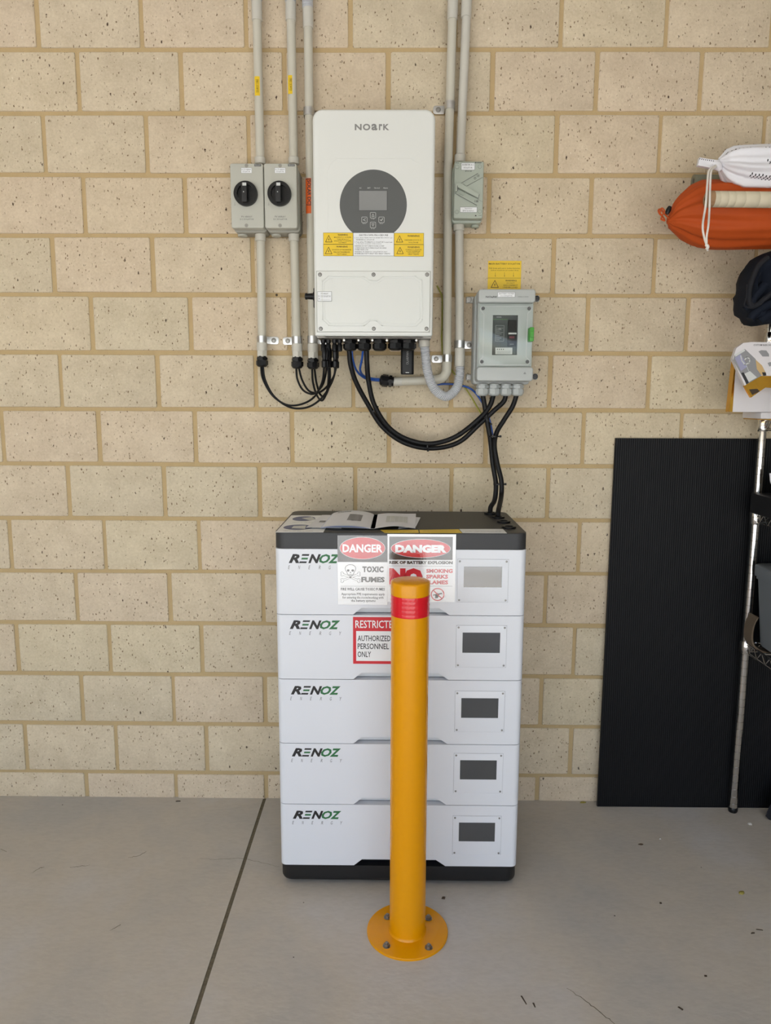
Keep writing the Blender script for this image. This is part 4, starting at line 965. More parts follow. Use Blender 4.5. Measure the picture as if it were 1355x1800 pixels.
# breaker inside
t2 = MB(M_BRK, M_BLK); t2.box(bxa+.001, bxb-.001, bza+.001, bzb-.001, .07, fw_-.006); bw, bh = bxb-bxa, bzb-bza
brk = t2.build('circuit_breaker', t)
m = MB(M_BLK); m.box(bxa+bw*.62, bxb-.003, bza+bh*.22, bzb-bh*.12, fw_-.006, fw_-.001, .001); m.build('breaker_front', brk)
m = MB(M_PALE); m.box(bxa+bw*.63, bxb-.003, bza+bh*.52, bza+bh*.56, fw_-.001, fw_+.004, .0008); m.build('toggle', brk)
m = MB(M_PALE, M_RED, M_GREEN, M_SBLK); wv = fw_-.0055
m.frame(bxa+bw*.13, bxa+bw*.47, bza+bh*.35, bza+bh*.75, .0006, wv)
for q in range(9): m.line([(bxa+bw*.16, bza+bh*(.39+q*.036)), (bxa+bw*(.30+.13*((q*7) % 3)/2), bza+bh*(.39+q*.036))], .0006, wv)
m.text('NOARK', bxa+bw*.16, bxa+bw*.36, bzb-bh*.055, bzb-bh*.03, wv, .02, res=1)
m.text('CE', bxa+bw*.24, bxa+bw*.34, bza+bh*.65, bza+bh*.675, wv, res=1)
m.use(2).line([(bxa+bw*.03, bzb-bh*.10), (bxb-bw*.4, bzb-bh*.10)], .0008, wv)
m.use(0).text('250A', bxa+bw*.70, bxa+bw*.86, bza+bh*.26, bza+bh*.285, fw_-.0006, res=1)
m.mats[1] = mat('dark_red', (112, 44, 56), .5); m.use(1).box(bxa+bw*.68, bxa+bw*.88, bza+bh*.42, bza+bh*.48, fw_-.001, fw_-.0005)
m.use(0).box(bxa+bw*.14, bxb-bw*.18, bza+bh*.02, bza+bh*.19, fw_-.006, fw_-.0045)
m.use(3)
for q in range(4): m.ellipse(bxa+bw*(.2+.08*q), bxa+bw*(.24+.08*q), bza+bh*.13, bza+bh*.16, fw_-.004, 8)
for q in range(3): m.line([(bxa+bw*.2, bza+bh*(.04+q*.025)), (bxb-bw*.25, bza+bh*(.045+q*.025))], .0005, fw_-.004)
m.build('breaker_markings', brk)
# clear window with a moulded outline that narrows between the corner screws
m = MB(M_CLEAR); wo = EO+.004
ol = [(202, 350), (935, 345), (985, 375), (975, 410), (920, 460), (895, 1150), (950, 1200), (955, 1240), (925, 1272), (190, 1278), (160, 1240), (165, 1195), (212, 1150), (232, 470), (180, 410), (178, 370)]
pw_ = [W(*c7_(a, b), wo) for a, b in ol]
gx0, gx1, gz0, gz1 = x0+.003, x1-.003, zb1+.001, zt0-.001
m.rbox(gx0, gx1, gz0, gz1, fw_+.001, wo-.0015, .004, .003)
m.build('window', t)['label'] = 'clear hinged window'
m = MB(M_PALE, M_PALE); m.line(pw_+[pw_[0]], .0013, wo-.0015, wo-.0004); wedge = m.build('window_rib', t)  # pale colour paints highlights onto the clear moulded rib
for a, b in ((218, 378), (948, 378), (198, 1222), (918, 1222)):
    x, z = W(*c7_(a, b), wo); m = MB(M_INKG, M_STEEL); m.ring(x, z, .0050, .0036, wo-.003, wo, 18); m.use(0).disc(x, z, .0036, wo-.003, wo-.001, 16); m.build('screw', t)
m = MB(M_GREEN); a = WR(*c7_(948, 678), *c7_(1018, 902), wo); m.rbox(a[0], a[1], a[2], a[3], EO-.03, wo+.004, .003, .0015); m.build('latch', t)['label'] = 'green latch'
m = MB(M_GREEN); h = a[3]-a[2]; m.box(a[0]+.002, a[1]-.001, a[2]+h*.30, a[2]+h*.70, wo+.003, wo+.008, .001); m.build('latch_grip', t)
m = MB(M_INKG, M_ISOD); xx = WR(*c7_(258, 182), *c7_(445, 212), EO); m.text('NOaRK', *xx, EO+.0004, .03, res=2); m.text('HPBD2UM40', *WR(*c7_(768, 188), *c7_(935, 204), EO), EO+.0004, 0, res=1)
hx, hzz = W(*c7_(875, 1415), EO); m.line([(hx-.0033, hzz), (hx+.0033, hzz), (hx, hzz+.0055), (hx-.0033, hzz)], .0006, EO+.0004); m.poly([(hx-.0015, hzz+.0006), (hx+.0015, hzz+.0006), (hx, hzz+.0034)], EO+.0004); m.build('lettering', t)
lab(*c7_(446, 123), *c7_(722, 203), EO+.0005, (M_WLAB, M_INKG), t, 'label_plate', [('BATTERY SYSTEM', *c7_(470, 137), *c7_(704, 157), 0), ('D.C. ISOLATOR', *c7_(495, 171), *c7_(678, 190), 0)])
for px, py, s in ((824, 527, -1), (824, 663, -1), (943, 525, 1), (940, 662, 1)):
    x, z = W(px, py, .01); m = MB(M_PALE, M_SBLK); xa = x0 if s < 0 else x1; m.box(min(x-.008*1, xa), max(x+.008*1, xa), z-.009, z+.009, .001, .013, .002); m.build('mounting_ear', t)
    m = MB(M_STEEL if s < 0 else M_SBLK); m.disc(x-.000, z, .0085, .012, .0155, 18, .001); m.disc(x, z, .0045, .0155, .018, 8); m.build('screw', t)
GL = []
for px in (847.5, 868, 889, 911.5):
    o = .07; x, zb_ = W(px if px < 900 else 909, 696, o); GL.append((x, zb_)); m = MB(M_BOXG); gland(m, (x, -o, z0-.006), (0, 0, -1), .0185, z0-.006-zb_); m.build('cable_gland', t)

# ------------------------------------------------------------------ cables
def cable(name, label, pts, r, ma, cat='cable', group=None, conn=False):
    p = [P3(*q) if not isinstance(q, Vector) else q for q in pts]
    if conn:
        t = thing(name, label, cat, p[-1], group)
        m = MB(ma); m.tube(p, r, 10); m.build('cord', t)
        e = p[-1]; m = MB(M_BLK); top = iz0-.030
        m.lathe(e-Vector((0, 0, .004)), (0, 0, 1), [(.006, 0), (.0085, .002), (.0085, .018), (.0065, .020), (.0055, .026), (.0075, .030), (.0075, .050), (.0055, .054), (.0055, max(.056, top-e.z+.006))], 14)
        m.build('connector', t); return t
    m = MB(ma); m.tube(p, r, 14, cat=10); return tag(m.build(name), label, cat, group)
g = 'thin black solar cables'
SC = ['outer thin black cable looping lowest from the leftmost conduit', 'thin black cable from the leftmost conduit just inside the lowest loop', 'thin black cable from the second gland, left of its pair',
      'thin black cable from the second gland, right of its pair', 'thin black cable from the third gland, left of its pair', 'thin black cable from the third gland, right of its pair']
cable('solar_cable', SC[0], [(462, 643, CO), (466, 668, .035), (482, 697, .04), (510, 716, .045), (540, 716, .06), (565, 700, .08), (583, 672, .10), (591, 645, .12)], .0031, M_CABLE, group=g, conn=True)
cable('solar_cable', SC[1], [(458.5, 643, CO), (462, 666, .035), (478, 694, .04), (502, 711, .045), (528, 711, .06), (552, 698, .09), (566, 672, .12), (570, 644, .14)], .0031, M_CABLE, group=g, conn=True)
cable('solar_cable', SC[2], [(520.5, 646, CO), (523, 668, .04), (534, 687, .05), (552, 692, .06), (566, 678, .10), (572, 660, .12), (574, 644, .135)], .0031, M_CABLE, group=g, conn=True)
cable('solar_cable', SC[3], [(525, 646, CO), (531, 668, .04), (543, 687, .05), (560, 690, .07), (576, 678, .10), (587, 660, .12), (589, 644, .125)], .0031, M_CABLE, group=g, conn=True)
cable('solar_cable', SC[4], [(548.5, 647, CO), (550, 672, .04), (557, 695, .06), (566, 704, .08), (574, 690, .10), (577, 668, .12), (577, 644, .13)], .0031, M_CABLE, group=g, conn=True)
cable('solar_cable', SC[5], [(552.5, 647, CO), (556, 672, .05), (562, 692, .07), (570, 697, .09), (577, 684, .10), (580, 664, .11), (579.5, 644, .115)], .0031, M_CABLE, group=g, conn=True)
g = 'thick black battery cables'
cable('battery_cable', 'thick black cable sweeping lowest from the first inverter gland to the enclosure', [(613.5, 612, GO), (616, 640, .125), (625, 670, .11), (645, 708, .09), (672, 750, .075), (710, 778, .065), (757, 788, .06), (805, 778, .06), (843, 745, .065), (868, 722, .07), (885, 706, .07), (889.5, 692, .07)], .0072, M_CABLE, group=g)
cable('battery_cable', 'thick black cable sweeping just above the lowest one from the second inverter gland', [(644, 612, GO), (645, 640, .125), (648, 672, .11), (658, 712, .095), (682, 750, .08), (715, 772, .07), (757, 780, .07), (800, 768, .07), (840, 738, .075), (860, 715, .072), (868, 692, .07)], .0072, M_CABLE, group=g)
def h3(i, dz=0): return Vector((HOLES[i][0], HOLES[i][1], LV[7]+dz))
cable('battery_cable', 'thick black cable down from the leftmost enclosure gland to the rearmost lid hole', [(848, 692, .07), (852, 715, .07), (857, 745, .07), (862, 775, .075), (866, 815, .085), (871.5, 850, .09), (869.5, 878, .10), h3(0, .02), h3(0, -.004)], .0072, M_CABLE, group=g)
cable('battery_cable', 'thick black cable down from the rightmost enclosure gland to the second lid hole', [(908.5, 692, .07), (901, 714, .07), (886, 738, .07), (873, 760, .075), (869, 783, .09), (874, 815, .10), (881, 845, .11), (881, 872, .12), h3(1, .02), h3(1, -.004)], .0072, M_CABLE, group=g)
def tie(px, py, off, rad, label, ang=0):
    c_ = P3(px, py, off); m = MB(M_BLK); n = 20; q = []
    d = Vector((math.sin(ang), 0, math.cos(ang))); a = Vector((math.cos(ang), 0, -math.sin(ang))); b = Vector((0, 1, 0))
    R = [[c_+(a*math.cos(2*math.pi*i/n)*rad+b*math.sin(2*math.pi*i/n)*rad*.8)*k+d*h for i in range(n)] for k, h in ((1, -.0018), (1.12, -.0018), (1.12, .0018), (1, .0018))]
    R.append(R[0]); m.rings(R, False, False, raw=True); e = c_+a*rad*1.1; m.fr = WALL; m.box(e.x-.001, e.x+.005, e.z-.003, e.z+.003, off-.003, off+.003, .001)
    tag(m.build('cable_tie'), label, 'cable tie', 'black cable ties')
tie(868.5, 767, .08, .015, 'black cable tie where the two battery cables come together below the enclosure'); tie(877, 851, .10, .0155, 'black cable tie just above the battery lid')
tie(855, 738, .07, .016, 'black cable tie where the sweeping cables cross under the enclosure', .8); tie(751, 784, .065, .0125, 'black cable tie at the lowest point of the sweeping cables', math.pi/2)
tie(657, 722, .085, .013, 'black cable tie where the two sweeping cables meet below the inverter', -.9)
g = 'blue insulated cables'
cable('blue_cable', 'blue cable from the first inverter gland curving to the horizontal black gland', [(618, 612, GO), (620, 632, .12), (627, 652, .09), (640, 664, .06), (655, 668, .04), (670, 669.5, CO)], .0032, M_BLUE, group=g)
cable('blue_cable', 'blue cable from the second inverter gland joining at the horizontal black gland', [(638.5, 612, GO), (636, 632, .11), (633, 650, .09), (640, 661, .06), (655, 665.5, .04), (670, 666.5, CO)], .0032, M_BLUE, group=g)
cable('blue_cable', 'blue cable passing behind the corrugated loop to the enclosure cables', [(766, 676, .012), (785, 675, .012), (808, 677, .014), (828, 684, .02), (842, 699, .045), (855, 722, .05), (862, 745, .055), (866, 765, .06)], .0030, M_BLUE, group=g)
cable('earth_wire', 'green and yellow earth wire hanging behind the bent conduit', [(768, 502, .010), (773, 512, .008), (777, 525, .006), (777, 560, .005), (776.5, 600, .005), (780, 630, .005), (795, 652, .006), (810, 672, .010), (826, 694, .02), (840, 718, .04), (852, 738, .055)], .0022, M_EARTH)

# ------------------------------------------------------------------ ribbed black panel leaning on the wall
px_l, px_r = .676, 1.62; ztop = 1.2015; th = .008
m = MB(M_RIB); m.add([(px_l, -.034, 0), (px_r, -.034, 0), (px_r, -.034+th, 0), (px_l, -.034+th, 0), (px_l+.008, -.012, ztop), (px_r, -.012, ztop), (px_r, -.012+th, ztop), (px_l+.008, -.012+th, ztop)],
    [(0, 1, 2, 3), (4, 5, 6, 7), (0, 1, 5, 4), (1, 2, 6, 5), (2, 3, 7, 6), (3, 0, 4, 7)], raw=True)
tag(m.build('ribbed_panel'), 'large black finely ribbed sheet leaning on the brick wall behind the shelving', 'panel')

# ------------------------------------------------------------------ wire shelving
SX, SY, SW, SD = 1.108, -.056, .92, .40
LEV = [.570, .980, 1.262, 1.512, 1.733]
t = thing('wire_shelving', 'chrome wire shelving unit at the right edge of the photo', 'shelving', (SX+SW/2, SY-SD/2, 0))
posts = [(SX, SY), (SX+SW, SY), (SX, SY-SD), (SX+SW, SY-SD)]
for x, y in posts:
    m = MB(M_CHROME); pr = [(.0125, .012)]
    z = .03
    while z < 1.84:
        pr += [(.0125, z-.0009), (.0113, z-.0004), (.0113, z+.0004), (.0125, z+.0009)]; z += .0254
    pr += [(.0125, 1.85), (.010, 1.855)]
    m.lathe((x, y, 0), (0, 0, 1), pr, 22); m.smooth = 24; p = m.build('post', t)
    m = MB(M_BLK); m.lathe((x, y, 0), (0, 0, 1), [(.013, 0), (.0145, .004), (.0145, .014), (.0130, .016)], 20); m.build('foot', p)
for zl in LEV:
    m = MB(M_CHROME); zz = (zl-.002, zl-.030)
    for q in zz:
        m.tube([(SX, SY, q), (SX+SW, SY, q)], .0030, 8, cat=0); m.tube([(SX, SY-SD, q), (SX+SW, SY-SD, q)], .0030, 8, cat=0)
        m.tube([(SX, SY, q), (SX, SY-SD, q)], .0030, 8, cat=0); m.tube([(SX+SW, SY, q), (SX+SW, SY-SD, q)], .0030, 8, cat=0)
    def zig(a, b, n):
        pts = []
        for i in range(n+1):
            u = i/n; pts.append((a[0]+(b[0]-a[0])*u, a[1]+(b[1]-a[1])*u, zz[i % 2]))
        m.tube(pts, .0022, 6, cat=0)
    zig((SX, SY), (SX, SY-SD), 16); zig((SX+SW, SY), (SX+SW, SY-SD), 16); zig((SX, SY), (SX+SW, SY), 36); zig((SX, SY-SD), (SX+SW, SY-SD), 36)
    for i in range(1, 30): x = SX+SW*i/30; m.tube([(x, SY, zl), (x, SY-SD, zl)], .0016, 5, cat=0)
    for i in (1, 2, 3): m.tube([(SX, SY-SD*i/4, zl-.004), (SX+SW, SY-SD*i/4, zl-.004)], .003, 6, cat=0)
    sh = m.build('shelf', t)
    for x, y in posts: m = MB(M_CHROME); m.lathe((x, y, zl-.036), (0, 0, 1), [(.0150, 0), (.0165, .004), (.0165, .036), (.0145, .040)], 20); m.build('collar', sh)

# bags and rolls on the top shelf
def softbag(m, pts, prof, wr, seed, nu=60, nv=40, stripe=None, squash=1.0, folds=9):
    """surface of revolution along x with gathered folds; prof(u) radius, pts axis"""
    rr = random.Random(seed); ph = [rr.uniform(0, 6.3) for _ in range(12)]
    p = [Vector(q) for q in pts]; ax0 = catmull(p, 40); R = []; n = nu
    cum = [0]
    for a_, b_ in zip(ax0, ax0[1:]): cum.append(cum[-1]+(b_-a_).length)
    ax = []; j_ = 0
    for i in range(n):
        g_ = cum[-1]*(i/(n-1)); 
        while j_ < len(cum)-2 and cum[j_+1] < g_: j_ += 1
        ax.append(ax0[j_].lerp(ax0[j_+1], (g_-cum[j_])/max(1e-9, cum[j_+1]-cum[j_])))
    for i, c_ in enumerate(ax):
        u = i/(n-1); r = prof(u); ring = []
        for k in range(nv):
            a = 2*math.pi*k/nv
            f = 1+wr*max(0, 1-u*3.0)*math.sin(folds*a+ph[0]+2*u)+.5*wr*max(0, 1-u*2)*math.sin((folds*2+1)*a+ph[1])+.022*math.sin(3*a+ph[2]+9*u)+.018*math.sin(5*a+ph[3]-17*u)+.012*math.sin(25*u+2*a+ph[4])
            ring.append(c_+Vector((0, math.cos(a)*squash, math.sin(a)))*r*f)
        R.append(ring)
    b = len(m.f); m.rings(R, raw=True)
    if stripe:
        for i in range(n-1):
            for k in range(nv):
                if stripe(i, k, n, nv): m.m[b+i*nv+k] = 1
    return m
def lerp(tab):
    def f(u):
        for (a, b), (c_, d) in zip(tab, tab[1:]):
            if u <= c_: s = (u-a)/(c_-a); s = s*s*(3-2*s) if False else s; return b+(d-b)*s
        return tab[-1][1]
    return f
off = .20
ox = W(1173, 385, off)
t = thing('orange_bag', 'orange drawstring stuff sack sticking out left from the top shelf', 'bag', (ox[0]+.3, -off, ox[1]-.08))
zc = W(1240, 379, off)[1]; x_ = lambda px: W(px, 380, off)[0]
m = MB(M_ORANGE); tot = 1.55-ox[0]
prof = lerp([(0, .008), (.008, .014), (.018, .030), (.038, .045), (.075, .068), (.11, .080), (.16, .084), (.5, .081), (.9, .078), (.97, .06), (1, .03)])
softbag(m, [(ox[0], -off, ox[1]-.004), (ox[0]+.04, -off, zc+.001), (ox[0]+.2, -off, zc), (1.30, -off, zc+.004), (1.55, -off, zc)], prof, .10, 4, nu=160, nv=72, folds=8); m.smooth = 60
m.build('sack', t)
m = MB(M_ORANGE); c0 = P3(1172, 380, off)
q = [P3(1176, 384, off+.01), P3(1168, 376, off+.015), P3(1160, 368, off+.012), P3(1157, 371, off+.008), P3(1162, 378, off+.012), P3(1168, 372, off+.02), P3(1163, 366, off+.018), P3(1160, 374, off+.01), P3(1166, 383, off+.012), P3(1168, 388, off+.015), P3(1162, 385, off+.012), P3(1164, 381, off+.016)]
m.tube(q, .0022, 8); m.build('drawstring', t)
m = MB(M_BLK); a = P3(1172, 376, off+.022); b = P3(1177.5, 363, off+.022); m.tube([a, (a+b)/2, b], .0062, 12, rf=lambda u, L: .0045+.0022*math.sin(math.pi*u)); m.build('cord_lock', t)

off2 = .24
nk = W(1262, 285, off2)
t = thing('white_bag', 'white drawstring bag with dashed black stripes on top of the orange sack', 'bag', (nk[0]+.2, -off2, nk[1]-.03))
m = MB(M_WBAG, M_STRIPE); zc2 = W(1310, 298, off2)[1]
prof = lerp([(0, .008), (.012, .018), (.03, .034), (.06, .046), (.10, .053), (.2, .057), (.35, .059), (.7, .06), (.95, .056), (1, .03)])
def stp(i, k, n, nv):
    u = i/n
    for k0, a_, b_ in ((38, .02, .30), (52, .16, .34), (66, .10, .22), (84, .12, .40), (22, .06, .34), (98, .10, .26), (6, .04, .30)):
        d_ = (k-k0-int(i*.12)) % nv
        if a_ < u < b_ and d_ < 5 and (i*2+d_) % 6 < 2: return True
    return False
softbag(m, [(nk[0], -off2, nk[1]), (nk[0]+.015, -off2, nk[1]-.008), (nk[0]+.05, -off2, zc2+.003), (nk[0]+.1, -off2, zc2), (1.30, -off2, zc2), (1.5, -off2, zc2)], prof, .13, 9, nu=220, nv=120, stripe=stp, folds=7); m.smooth = 60
m.build('sack', t)
m = MB(M_WBAG, M_STRIPE); ta = [W(x, y, off2+.01) for x, y in ((1225, 292), (1228, 278), (1245, 281), (1262, 283), (1262, 290), (1250, 297))]
m.prism(ta, off2+.004, off2+.016)
m.use(1)
for i in range(9): x, z = W(1229+i*3.4, 278.5+i*.55, off2+.016); m.poly([(x, z-.0025), (x+.0022, z-.0025), (x+.003, z+.0005), (x+.0008, z+.0005)], off2+.0163)
m.build('pull_tab', t)
m = MB(M_WBAG); kc = P3(1260, 291, off2+.012); m.tube([kc+Vector((-.012, 0, .008)), kc, kc+Vector((.01, 0, -.012))], .01, 12, rf=lambda u, L: .005+.006*math.sin(math.pi*u)); m.build('gathered_neck', t)
m = MB(M_ROPE); of3 = .335
m.tube([P3(1258, 291, off2+.03), P3(1246, 300, .30), P3(1243, 325, .33), P3(1240, 362, .365), P3(1235, 395, .33), P3(1237, 415, .32), P3(1242, 432, .31), P3(1243, 438, .31)], .0026, 8)
m.tube([P3(1258, 293, off2+.034), P3(1250, 301, .305), P3(1248, 328, .335), P3(1247, 362, .368), P3(1245, 395, .33), P3(1242, 415, .32), P3(1242, 432, .312), P3(1244, 441, .31)], .0026, 8)
m.tube([P3(1241, 430, .313), P3(1244, 434, .316), P3(1242, 438, .313)], .0042, 8); m.build('cord', t)['label'] = 'white knotted hanging cord'

of4 = .325
zt_ = W(1300, 350, of4)[1]; xl = W(1240, 348, of4)[0]; rr4 = .0193
t = thing('cardboard_tube', 'narrow pale cardboard tube with brown end lying across the orange sack', 'tube', (xl+.2, -of4, zt_-rr4))
m = MB(M_TUBE); pr = [(rr4, .016)]
for q in (.032, .052, .070, .095, .13, .16): pr += [(rr4, q-.001), (rr4-.0008, q), (rr4, q+.001)]
pr += [(rr4, .46)]; m.lathe((xl, -of4, zt_), (1, -.0, -.01), pr, 30); m.build('roll', t)
m = MB(M_KRAFT, M_BROWN); m.lathe((xl, -of4, zt_), (1, 0, -.01), [(.006, .0), (.016, 0), (rr4+.0004, .003), (rr4+.0006, .018), (rr4, .0185)], 30)
m.use(1).lathe((xl-.0008, -of4, zt_), (1, 0, 0), [(.0055, 0), (.0055, .002)], 14); m.build('end_cap', t)['label'] = 'brown cardboard end with dark core'
of5 = .115; xl5, z5 = W(1218, 318, of5)
m = MB(M_ROLL, M_SBLK); m.lathe((xl5, -of5, z5), (1, 0, 0), [(.004, .002), (.009, .002), (.0095, 0), (.0165, 0), (.0165, .5)], 26); m.use(1).lathe((xl5+.001, -of5, z5), (1, 0, 0), [(.006, 0), (.006, .002)], 16)
tag(m.build('rolled_mat'), 'grey-green roll end peeking out above and behind the orange sack', 'roll')

# navy cap-like bag on the level below
of6 = .18
def navy():
    t = thing('navy_hat', 'dark navy folded fabric hat hanging over the shelf end', 'hat', (*[W(1330, 570, of6)[0], -of6], W(1330, 570, of6)[1]))
    out = [(1352, 443), (1340, 446), (1328, 452), (1320, 462), (1312, 475), (1308, 490), (1306, 503), (1306, 512), (1301, 520), (1300.5, 530), (1301, 545), (1304, 556), (1312, 562), (1318, 571), (1330, 573), (1345, 571), (1365, 568), (1385, 560), (1395, 540), (1395, 470), (1380, 446)]
    q = [W(x, y, of6) for x, y in out]; cx = sum(a for a, b in q)/len(q); cz = sum(b for a, b in q)/len(q)
    m = MB(M_NAVY); R = []
    rr = random.Random(5)
    for s, d in ((.55, -.075), (.85, -.06), (.97, -.035), (1.0, 0), (.97, .03), (.88, .05), (.72, .058), (.55, .045), (.35, .030)):
        R.append([(cx+(a-cx)*s*(1+.012*math.sin(i*2.3+d*80)), cz+(b-cz)*s*(1+.012*math.cos(i*1.9+d*60)), of6+d+.004*math.sin(i*2.1+s*9)) for i, (a, b) in enumerate(q)])
    m.rings(R); m.smooth = 70; m.build('crown', t)
    m = MB(M_NAVYD); m.tube([P3(x, y, of6+.058) for x, y in ((1350, 452), (1334, 466), (1325, 484), (1318, 505), (1316, 525), (1320, 538), (1332, 535), (1345, 524), (1362, 512))], .007, 10); m.build('opening_edge', t)
    m = MB(M_NAVY); m.tube([P3(x, y, of6+.05) for x, y in ((1345, 500), (1332, 515), (1318, 534), (1308, 545))], .010, 10, rf=lambda u, L: .012-.004*u)
    m.tube([P3(x, y, of6+.05) for x, y in ((1370, 530), (1345, 538), (1325, 552), (1318, 562))], .012, 10); m.tube([P3(x, y, of6+.048) for x, y in ((1366, 545), (1345, 556), (1335, 566))], .011, 10)
    m.build('fold', t)
    m = MB(M_NAVYD); m.tube([P3(x, y, of6+.062) for x, y in ((1313, 500), (1312, 520), (1308, 536), (1316, 541), (1324, 538), (1320, 530))], .0022, 8); m.build('strap', t)
navy()

# white and gold box on the middle level
of7 = .20
t = thing('gold_lined_box', 'white box with gold edge standing on the wire shelf below the hat', 'box', (W(1320, 722, of7)[0], -.15, W(1320, 722, of7)[1]))
a0, a1, b0, b1 = WR(1291, 632, 1400, 722, of7); b0 = LEV[2]+.0225
m = MB(M_CARTON); m.box(a0, a0+.20, b0, b1, .165, of7, .001); m.build('carton', t)
m = MB(M_GOLD); m.prism([(a0-.009, b0+.0005), (a0-.0002, b0+.0005), (a0-.0002, b1), (a0-.003, b1)], .175, of7-.001); m.build('gold_edge', t)
m = MB(M_GOLD); 
t2 = thing('printed_carton', 'small open carton with photo print, leaning in front of the white box', 'box', P3(1320, 700, of7+.04))
def c2p(x, y, o): return W(1270+x/9, 560+y/9, o)
of8 = .27
face = [(160, 640), (215, 470), (330, 385), (450, 370), (1000, 378), (1000, 905), (590, 905), (350, 1060)]
m = MB(M_CARTON); m.prism([c2p(x, y, of8) for x, y in face], of8-.014, of8); m.build('panel', t2)
m = MB(M_GOLD, M_BROWN); m.prism([c2p(x, y, of8) for x, y in ((352, 1060), (590, 908), (1000, 908), (1000, 1110), (690, 1090), (460, 1250))], of8-.013, of8-.004); m.use(1).poly([c2p(x, y, of8) for x, y in ((430, 1120), (560, 1110), (600, 1150), (480, 1210))], of8-.0036); m.build('gold_lining', t2)
m = MB(mat('print_lilac', (150, 150, 178), .5), M_PALE, M_PRINT, mat('print_tan', (196, 164, 112), .5), M_SBLK); wv = of8+.0004
def pp(i, pts, w): m.use(i).poly([c2p(x, y, of8) for x, y in pts], w)
pp(2, [(185, 585), (350, 480), (520, 640), (610, 905), (380, 1040), (165, 660)], wv)
pp(0, [(190, 620), (285, 560), (390, 760), (290, 830)], wv+.0002); pp(3, [(520, 650), (620, 740), (690, 880), (620, 905), (540, 800)], wv+.0002)
pp(1, [(190, 570), (340, 480), (355, 510), (200, 605)], wv+.0002); pp(1, [(330, 880), (430, 830), (540, 930), (400, 1010)], wv+.0002); pp(4, [(290, 860), (330, 850), (415, 1010), (375, 1045)], wv+.0003); pp(4, [(620, 850), (680, 850), (690, 900), (640, 905)], wv+.0003)
a, b = c2p(370, 670, of8); m.use(1).line([c2p(285, 590, of8), c2p(300, 660, of8), c2p(350, 730, of8), c2p(420, 700, of8), c2p(430, 640, of8), c2p(380, 610, of8), c2p(350, 650, of8)], .003, wv+.0004); m.line([c2p(375, 745, of8), c2p(410, 830, of8)], .0012, wv+.0004)
pp(2, [(565, 520), (610, 500), (690, 505), (730, 560), (735, 600), (630, 600)], wv); pp(2, [(710, 705), (740, 690), (800, 690), (800, 720), (740, 760)], wv)
a = c2p(485, 432, of8); b = c2p(860, 405, of8); m.use(4).text('CUSTOM RAIN SHOWER', a[0], b[0], a[1], b[1], wv, .01, res=1); m.build('print', t2)
a = WR(1337, 731, 1356, 744, .20)
m = MB(M_CARTON, M_GOLD); m.box(a[0], a[0]+.14, LEV[2]+.0035, LEV[2]+.022, .09, .20, .003); m.use(1).box(a[0]+.002, a[0]+.138, LEV[2]+.001, LEV[2]+.0035, .092, .199)
tag(m.build('small_carton'), 'small flat white carton with gold base on the shelf, under the white box', 'box')
m = MB(M_BRASS); a = P3(1330, 729, .075); m.tube([a+Vector((-.004, 0, .008)), a+Vector((.004, .002, .004)), a+Vector((-.003, -.003, 0)), a+Vector((.004, 0, -.006)), a+Vector((0, 0, -.010))], .004, 10)
tag(m.build('brass_clip'), 'small copper-coloured clip on the shelf post under the white box', 'clip')

# lower levels
x0, z0 = W(1316, 903, .07)
m = MB(M_SBLK); m.box(x0, x0+.30, LEV[1]+.002, LEV[1]+.062, .075, .30, .004); 
for q in range(3): m.line([(x0+.012, LEV[1]+.018+q*.014), (x0+.03, LEV[1]+.018+q*.014)], .003, .30, .302)
tag(m.build('black_tray'), 'black plastic tray on the shelf level with the white sheet', 'tray')
x1_, z1_ = W(1337, 829, .09)
m = MB(M_PAPER); pts = []
for i in range(13): u = i/12; pts.append((x1_+.002+.05*u*u+.0*u, z1_-.062*u**.6))
pl = [(x1_, z1_)]+pts[1:]+[(x1_+.25, z1_-.062), (x1_+.25, z1_-.001)]
m.prism(pl, .14, .142); tag(m.build('paper_sheet'), 'white curved sheet standing in the black tray', 'paper')
x0, z1t = W(1325, 992, .10); tx0 = x0+.003
t = thing('storage_tub', 'grey plastic storage tub with lid on the lower wire shelf', 'tub', (tx0+.2, -.2, LEV[0]))
m = MB(M_TUBG, fr=FLAT); zt2 = z1t-.030; zb2 = LEV[0]+.008; R = []
for z, i in ((zb2, .030), (zb2+.01, .026), (zt2, .008)): R.append([(p[0], p[1], z) for p in rrect(tx0+i, tx0+.42-i, -.38+i, -.08-i*.5, .03)])
m.rings(R); m.build('body', t)
m = MB(M_TUBG, fr=FLAT); m.rbox(tx0+.004, tx0+.416, -.376, -.084, zt2-.012, zt2, .03); m.rbox(tx0-.002, tx0+.424, -.384, -.078, zt2-.002, z1t, .035, .006); m.build('lid', t)
xk, zk = W(1305, 1130, .07)
m = MB(mat('old_cardboard', (104, 90, 74), .9, bump=.2, var=.1, vscale=20)); q = [W(x, y, .075) for x, y in ((1317, 1078), (1310, 1092), (1307, 1110), (1309, 1124), (1318, 1134), (1335, 1141), (1362, 1146), (1400, 1150))]
pts = [(p.x, p.y) for p in catmull([(a, b, 0) for a, b in q], 5)]; n = len(pts); th2 = .006
up = [(a+th2*.8*(1 if i < n*.45 else .2), b+th2*(.2 if i < n*.45 else 1)) for i, (a, b) in enumerate(pts)]
m.prism(pts+up[::-1], .075, .125); m.prism([(pts[0][0]+.055, LEV[0]+.003), (1.5, LEV[0]+.003), (1.5, LEV[0]+.008), (pts[0][0]+.055, LEV[0]+.008)], .124, .42); tag(m.build('cardboard_sheet'), 'bent brown cardboard sheet curling up at the shelf end beside the tub', 'cardboard')
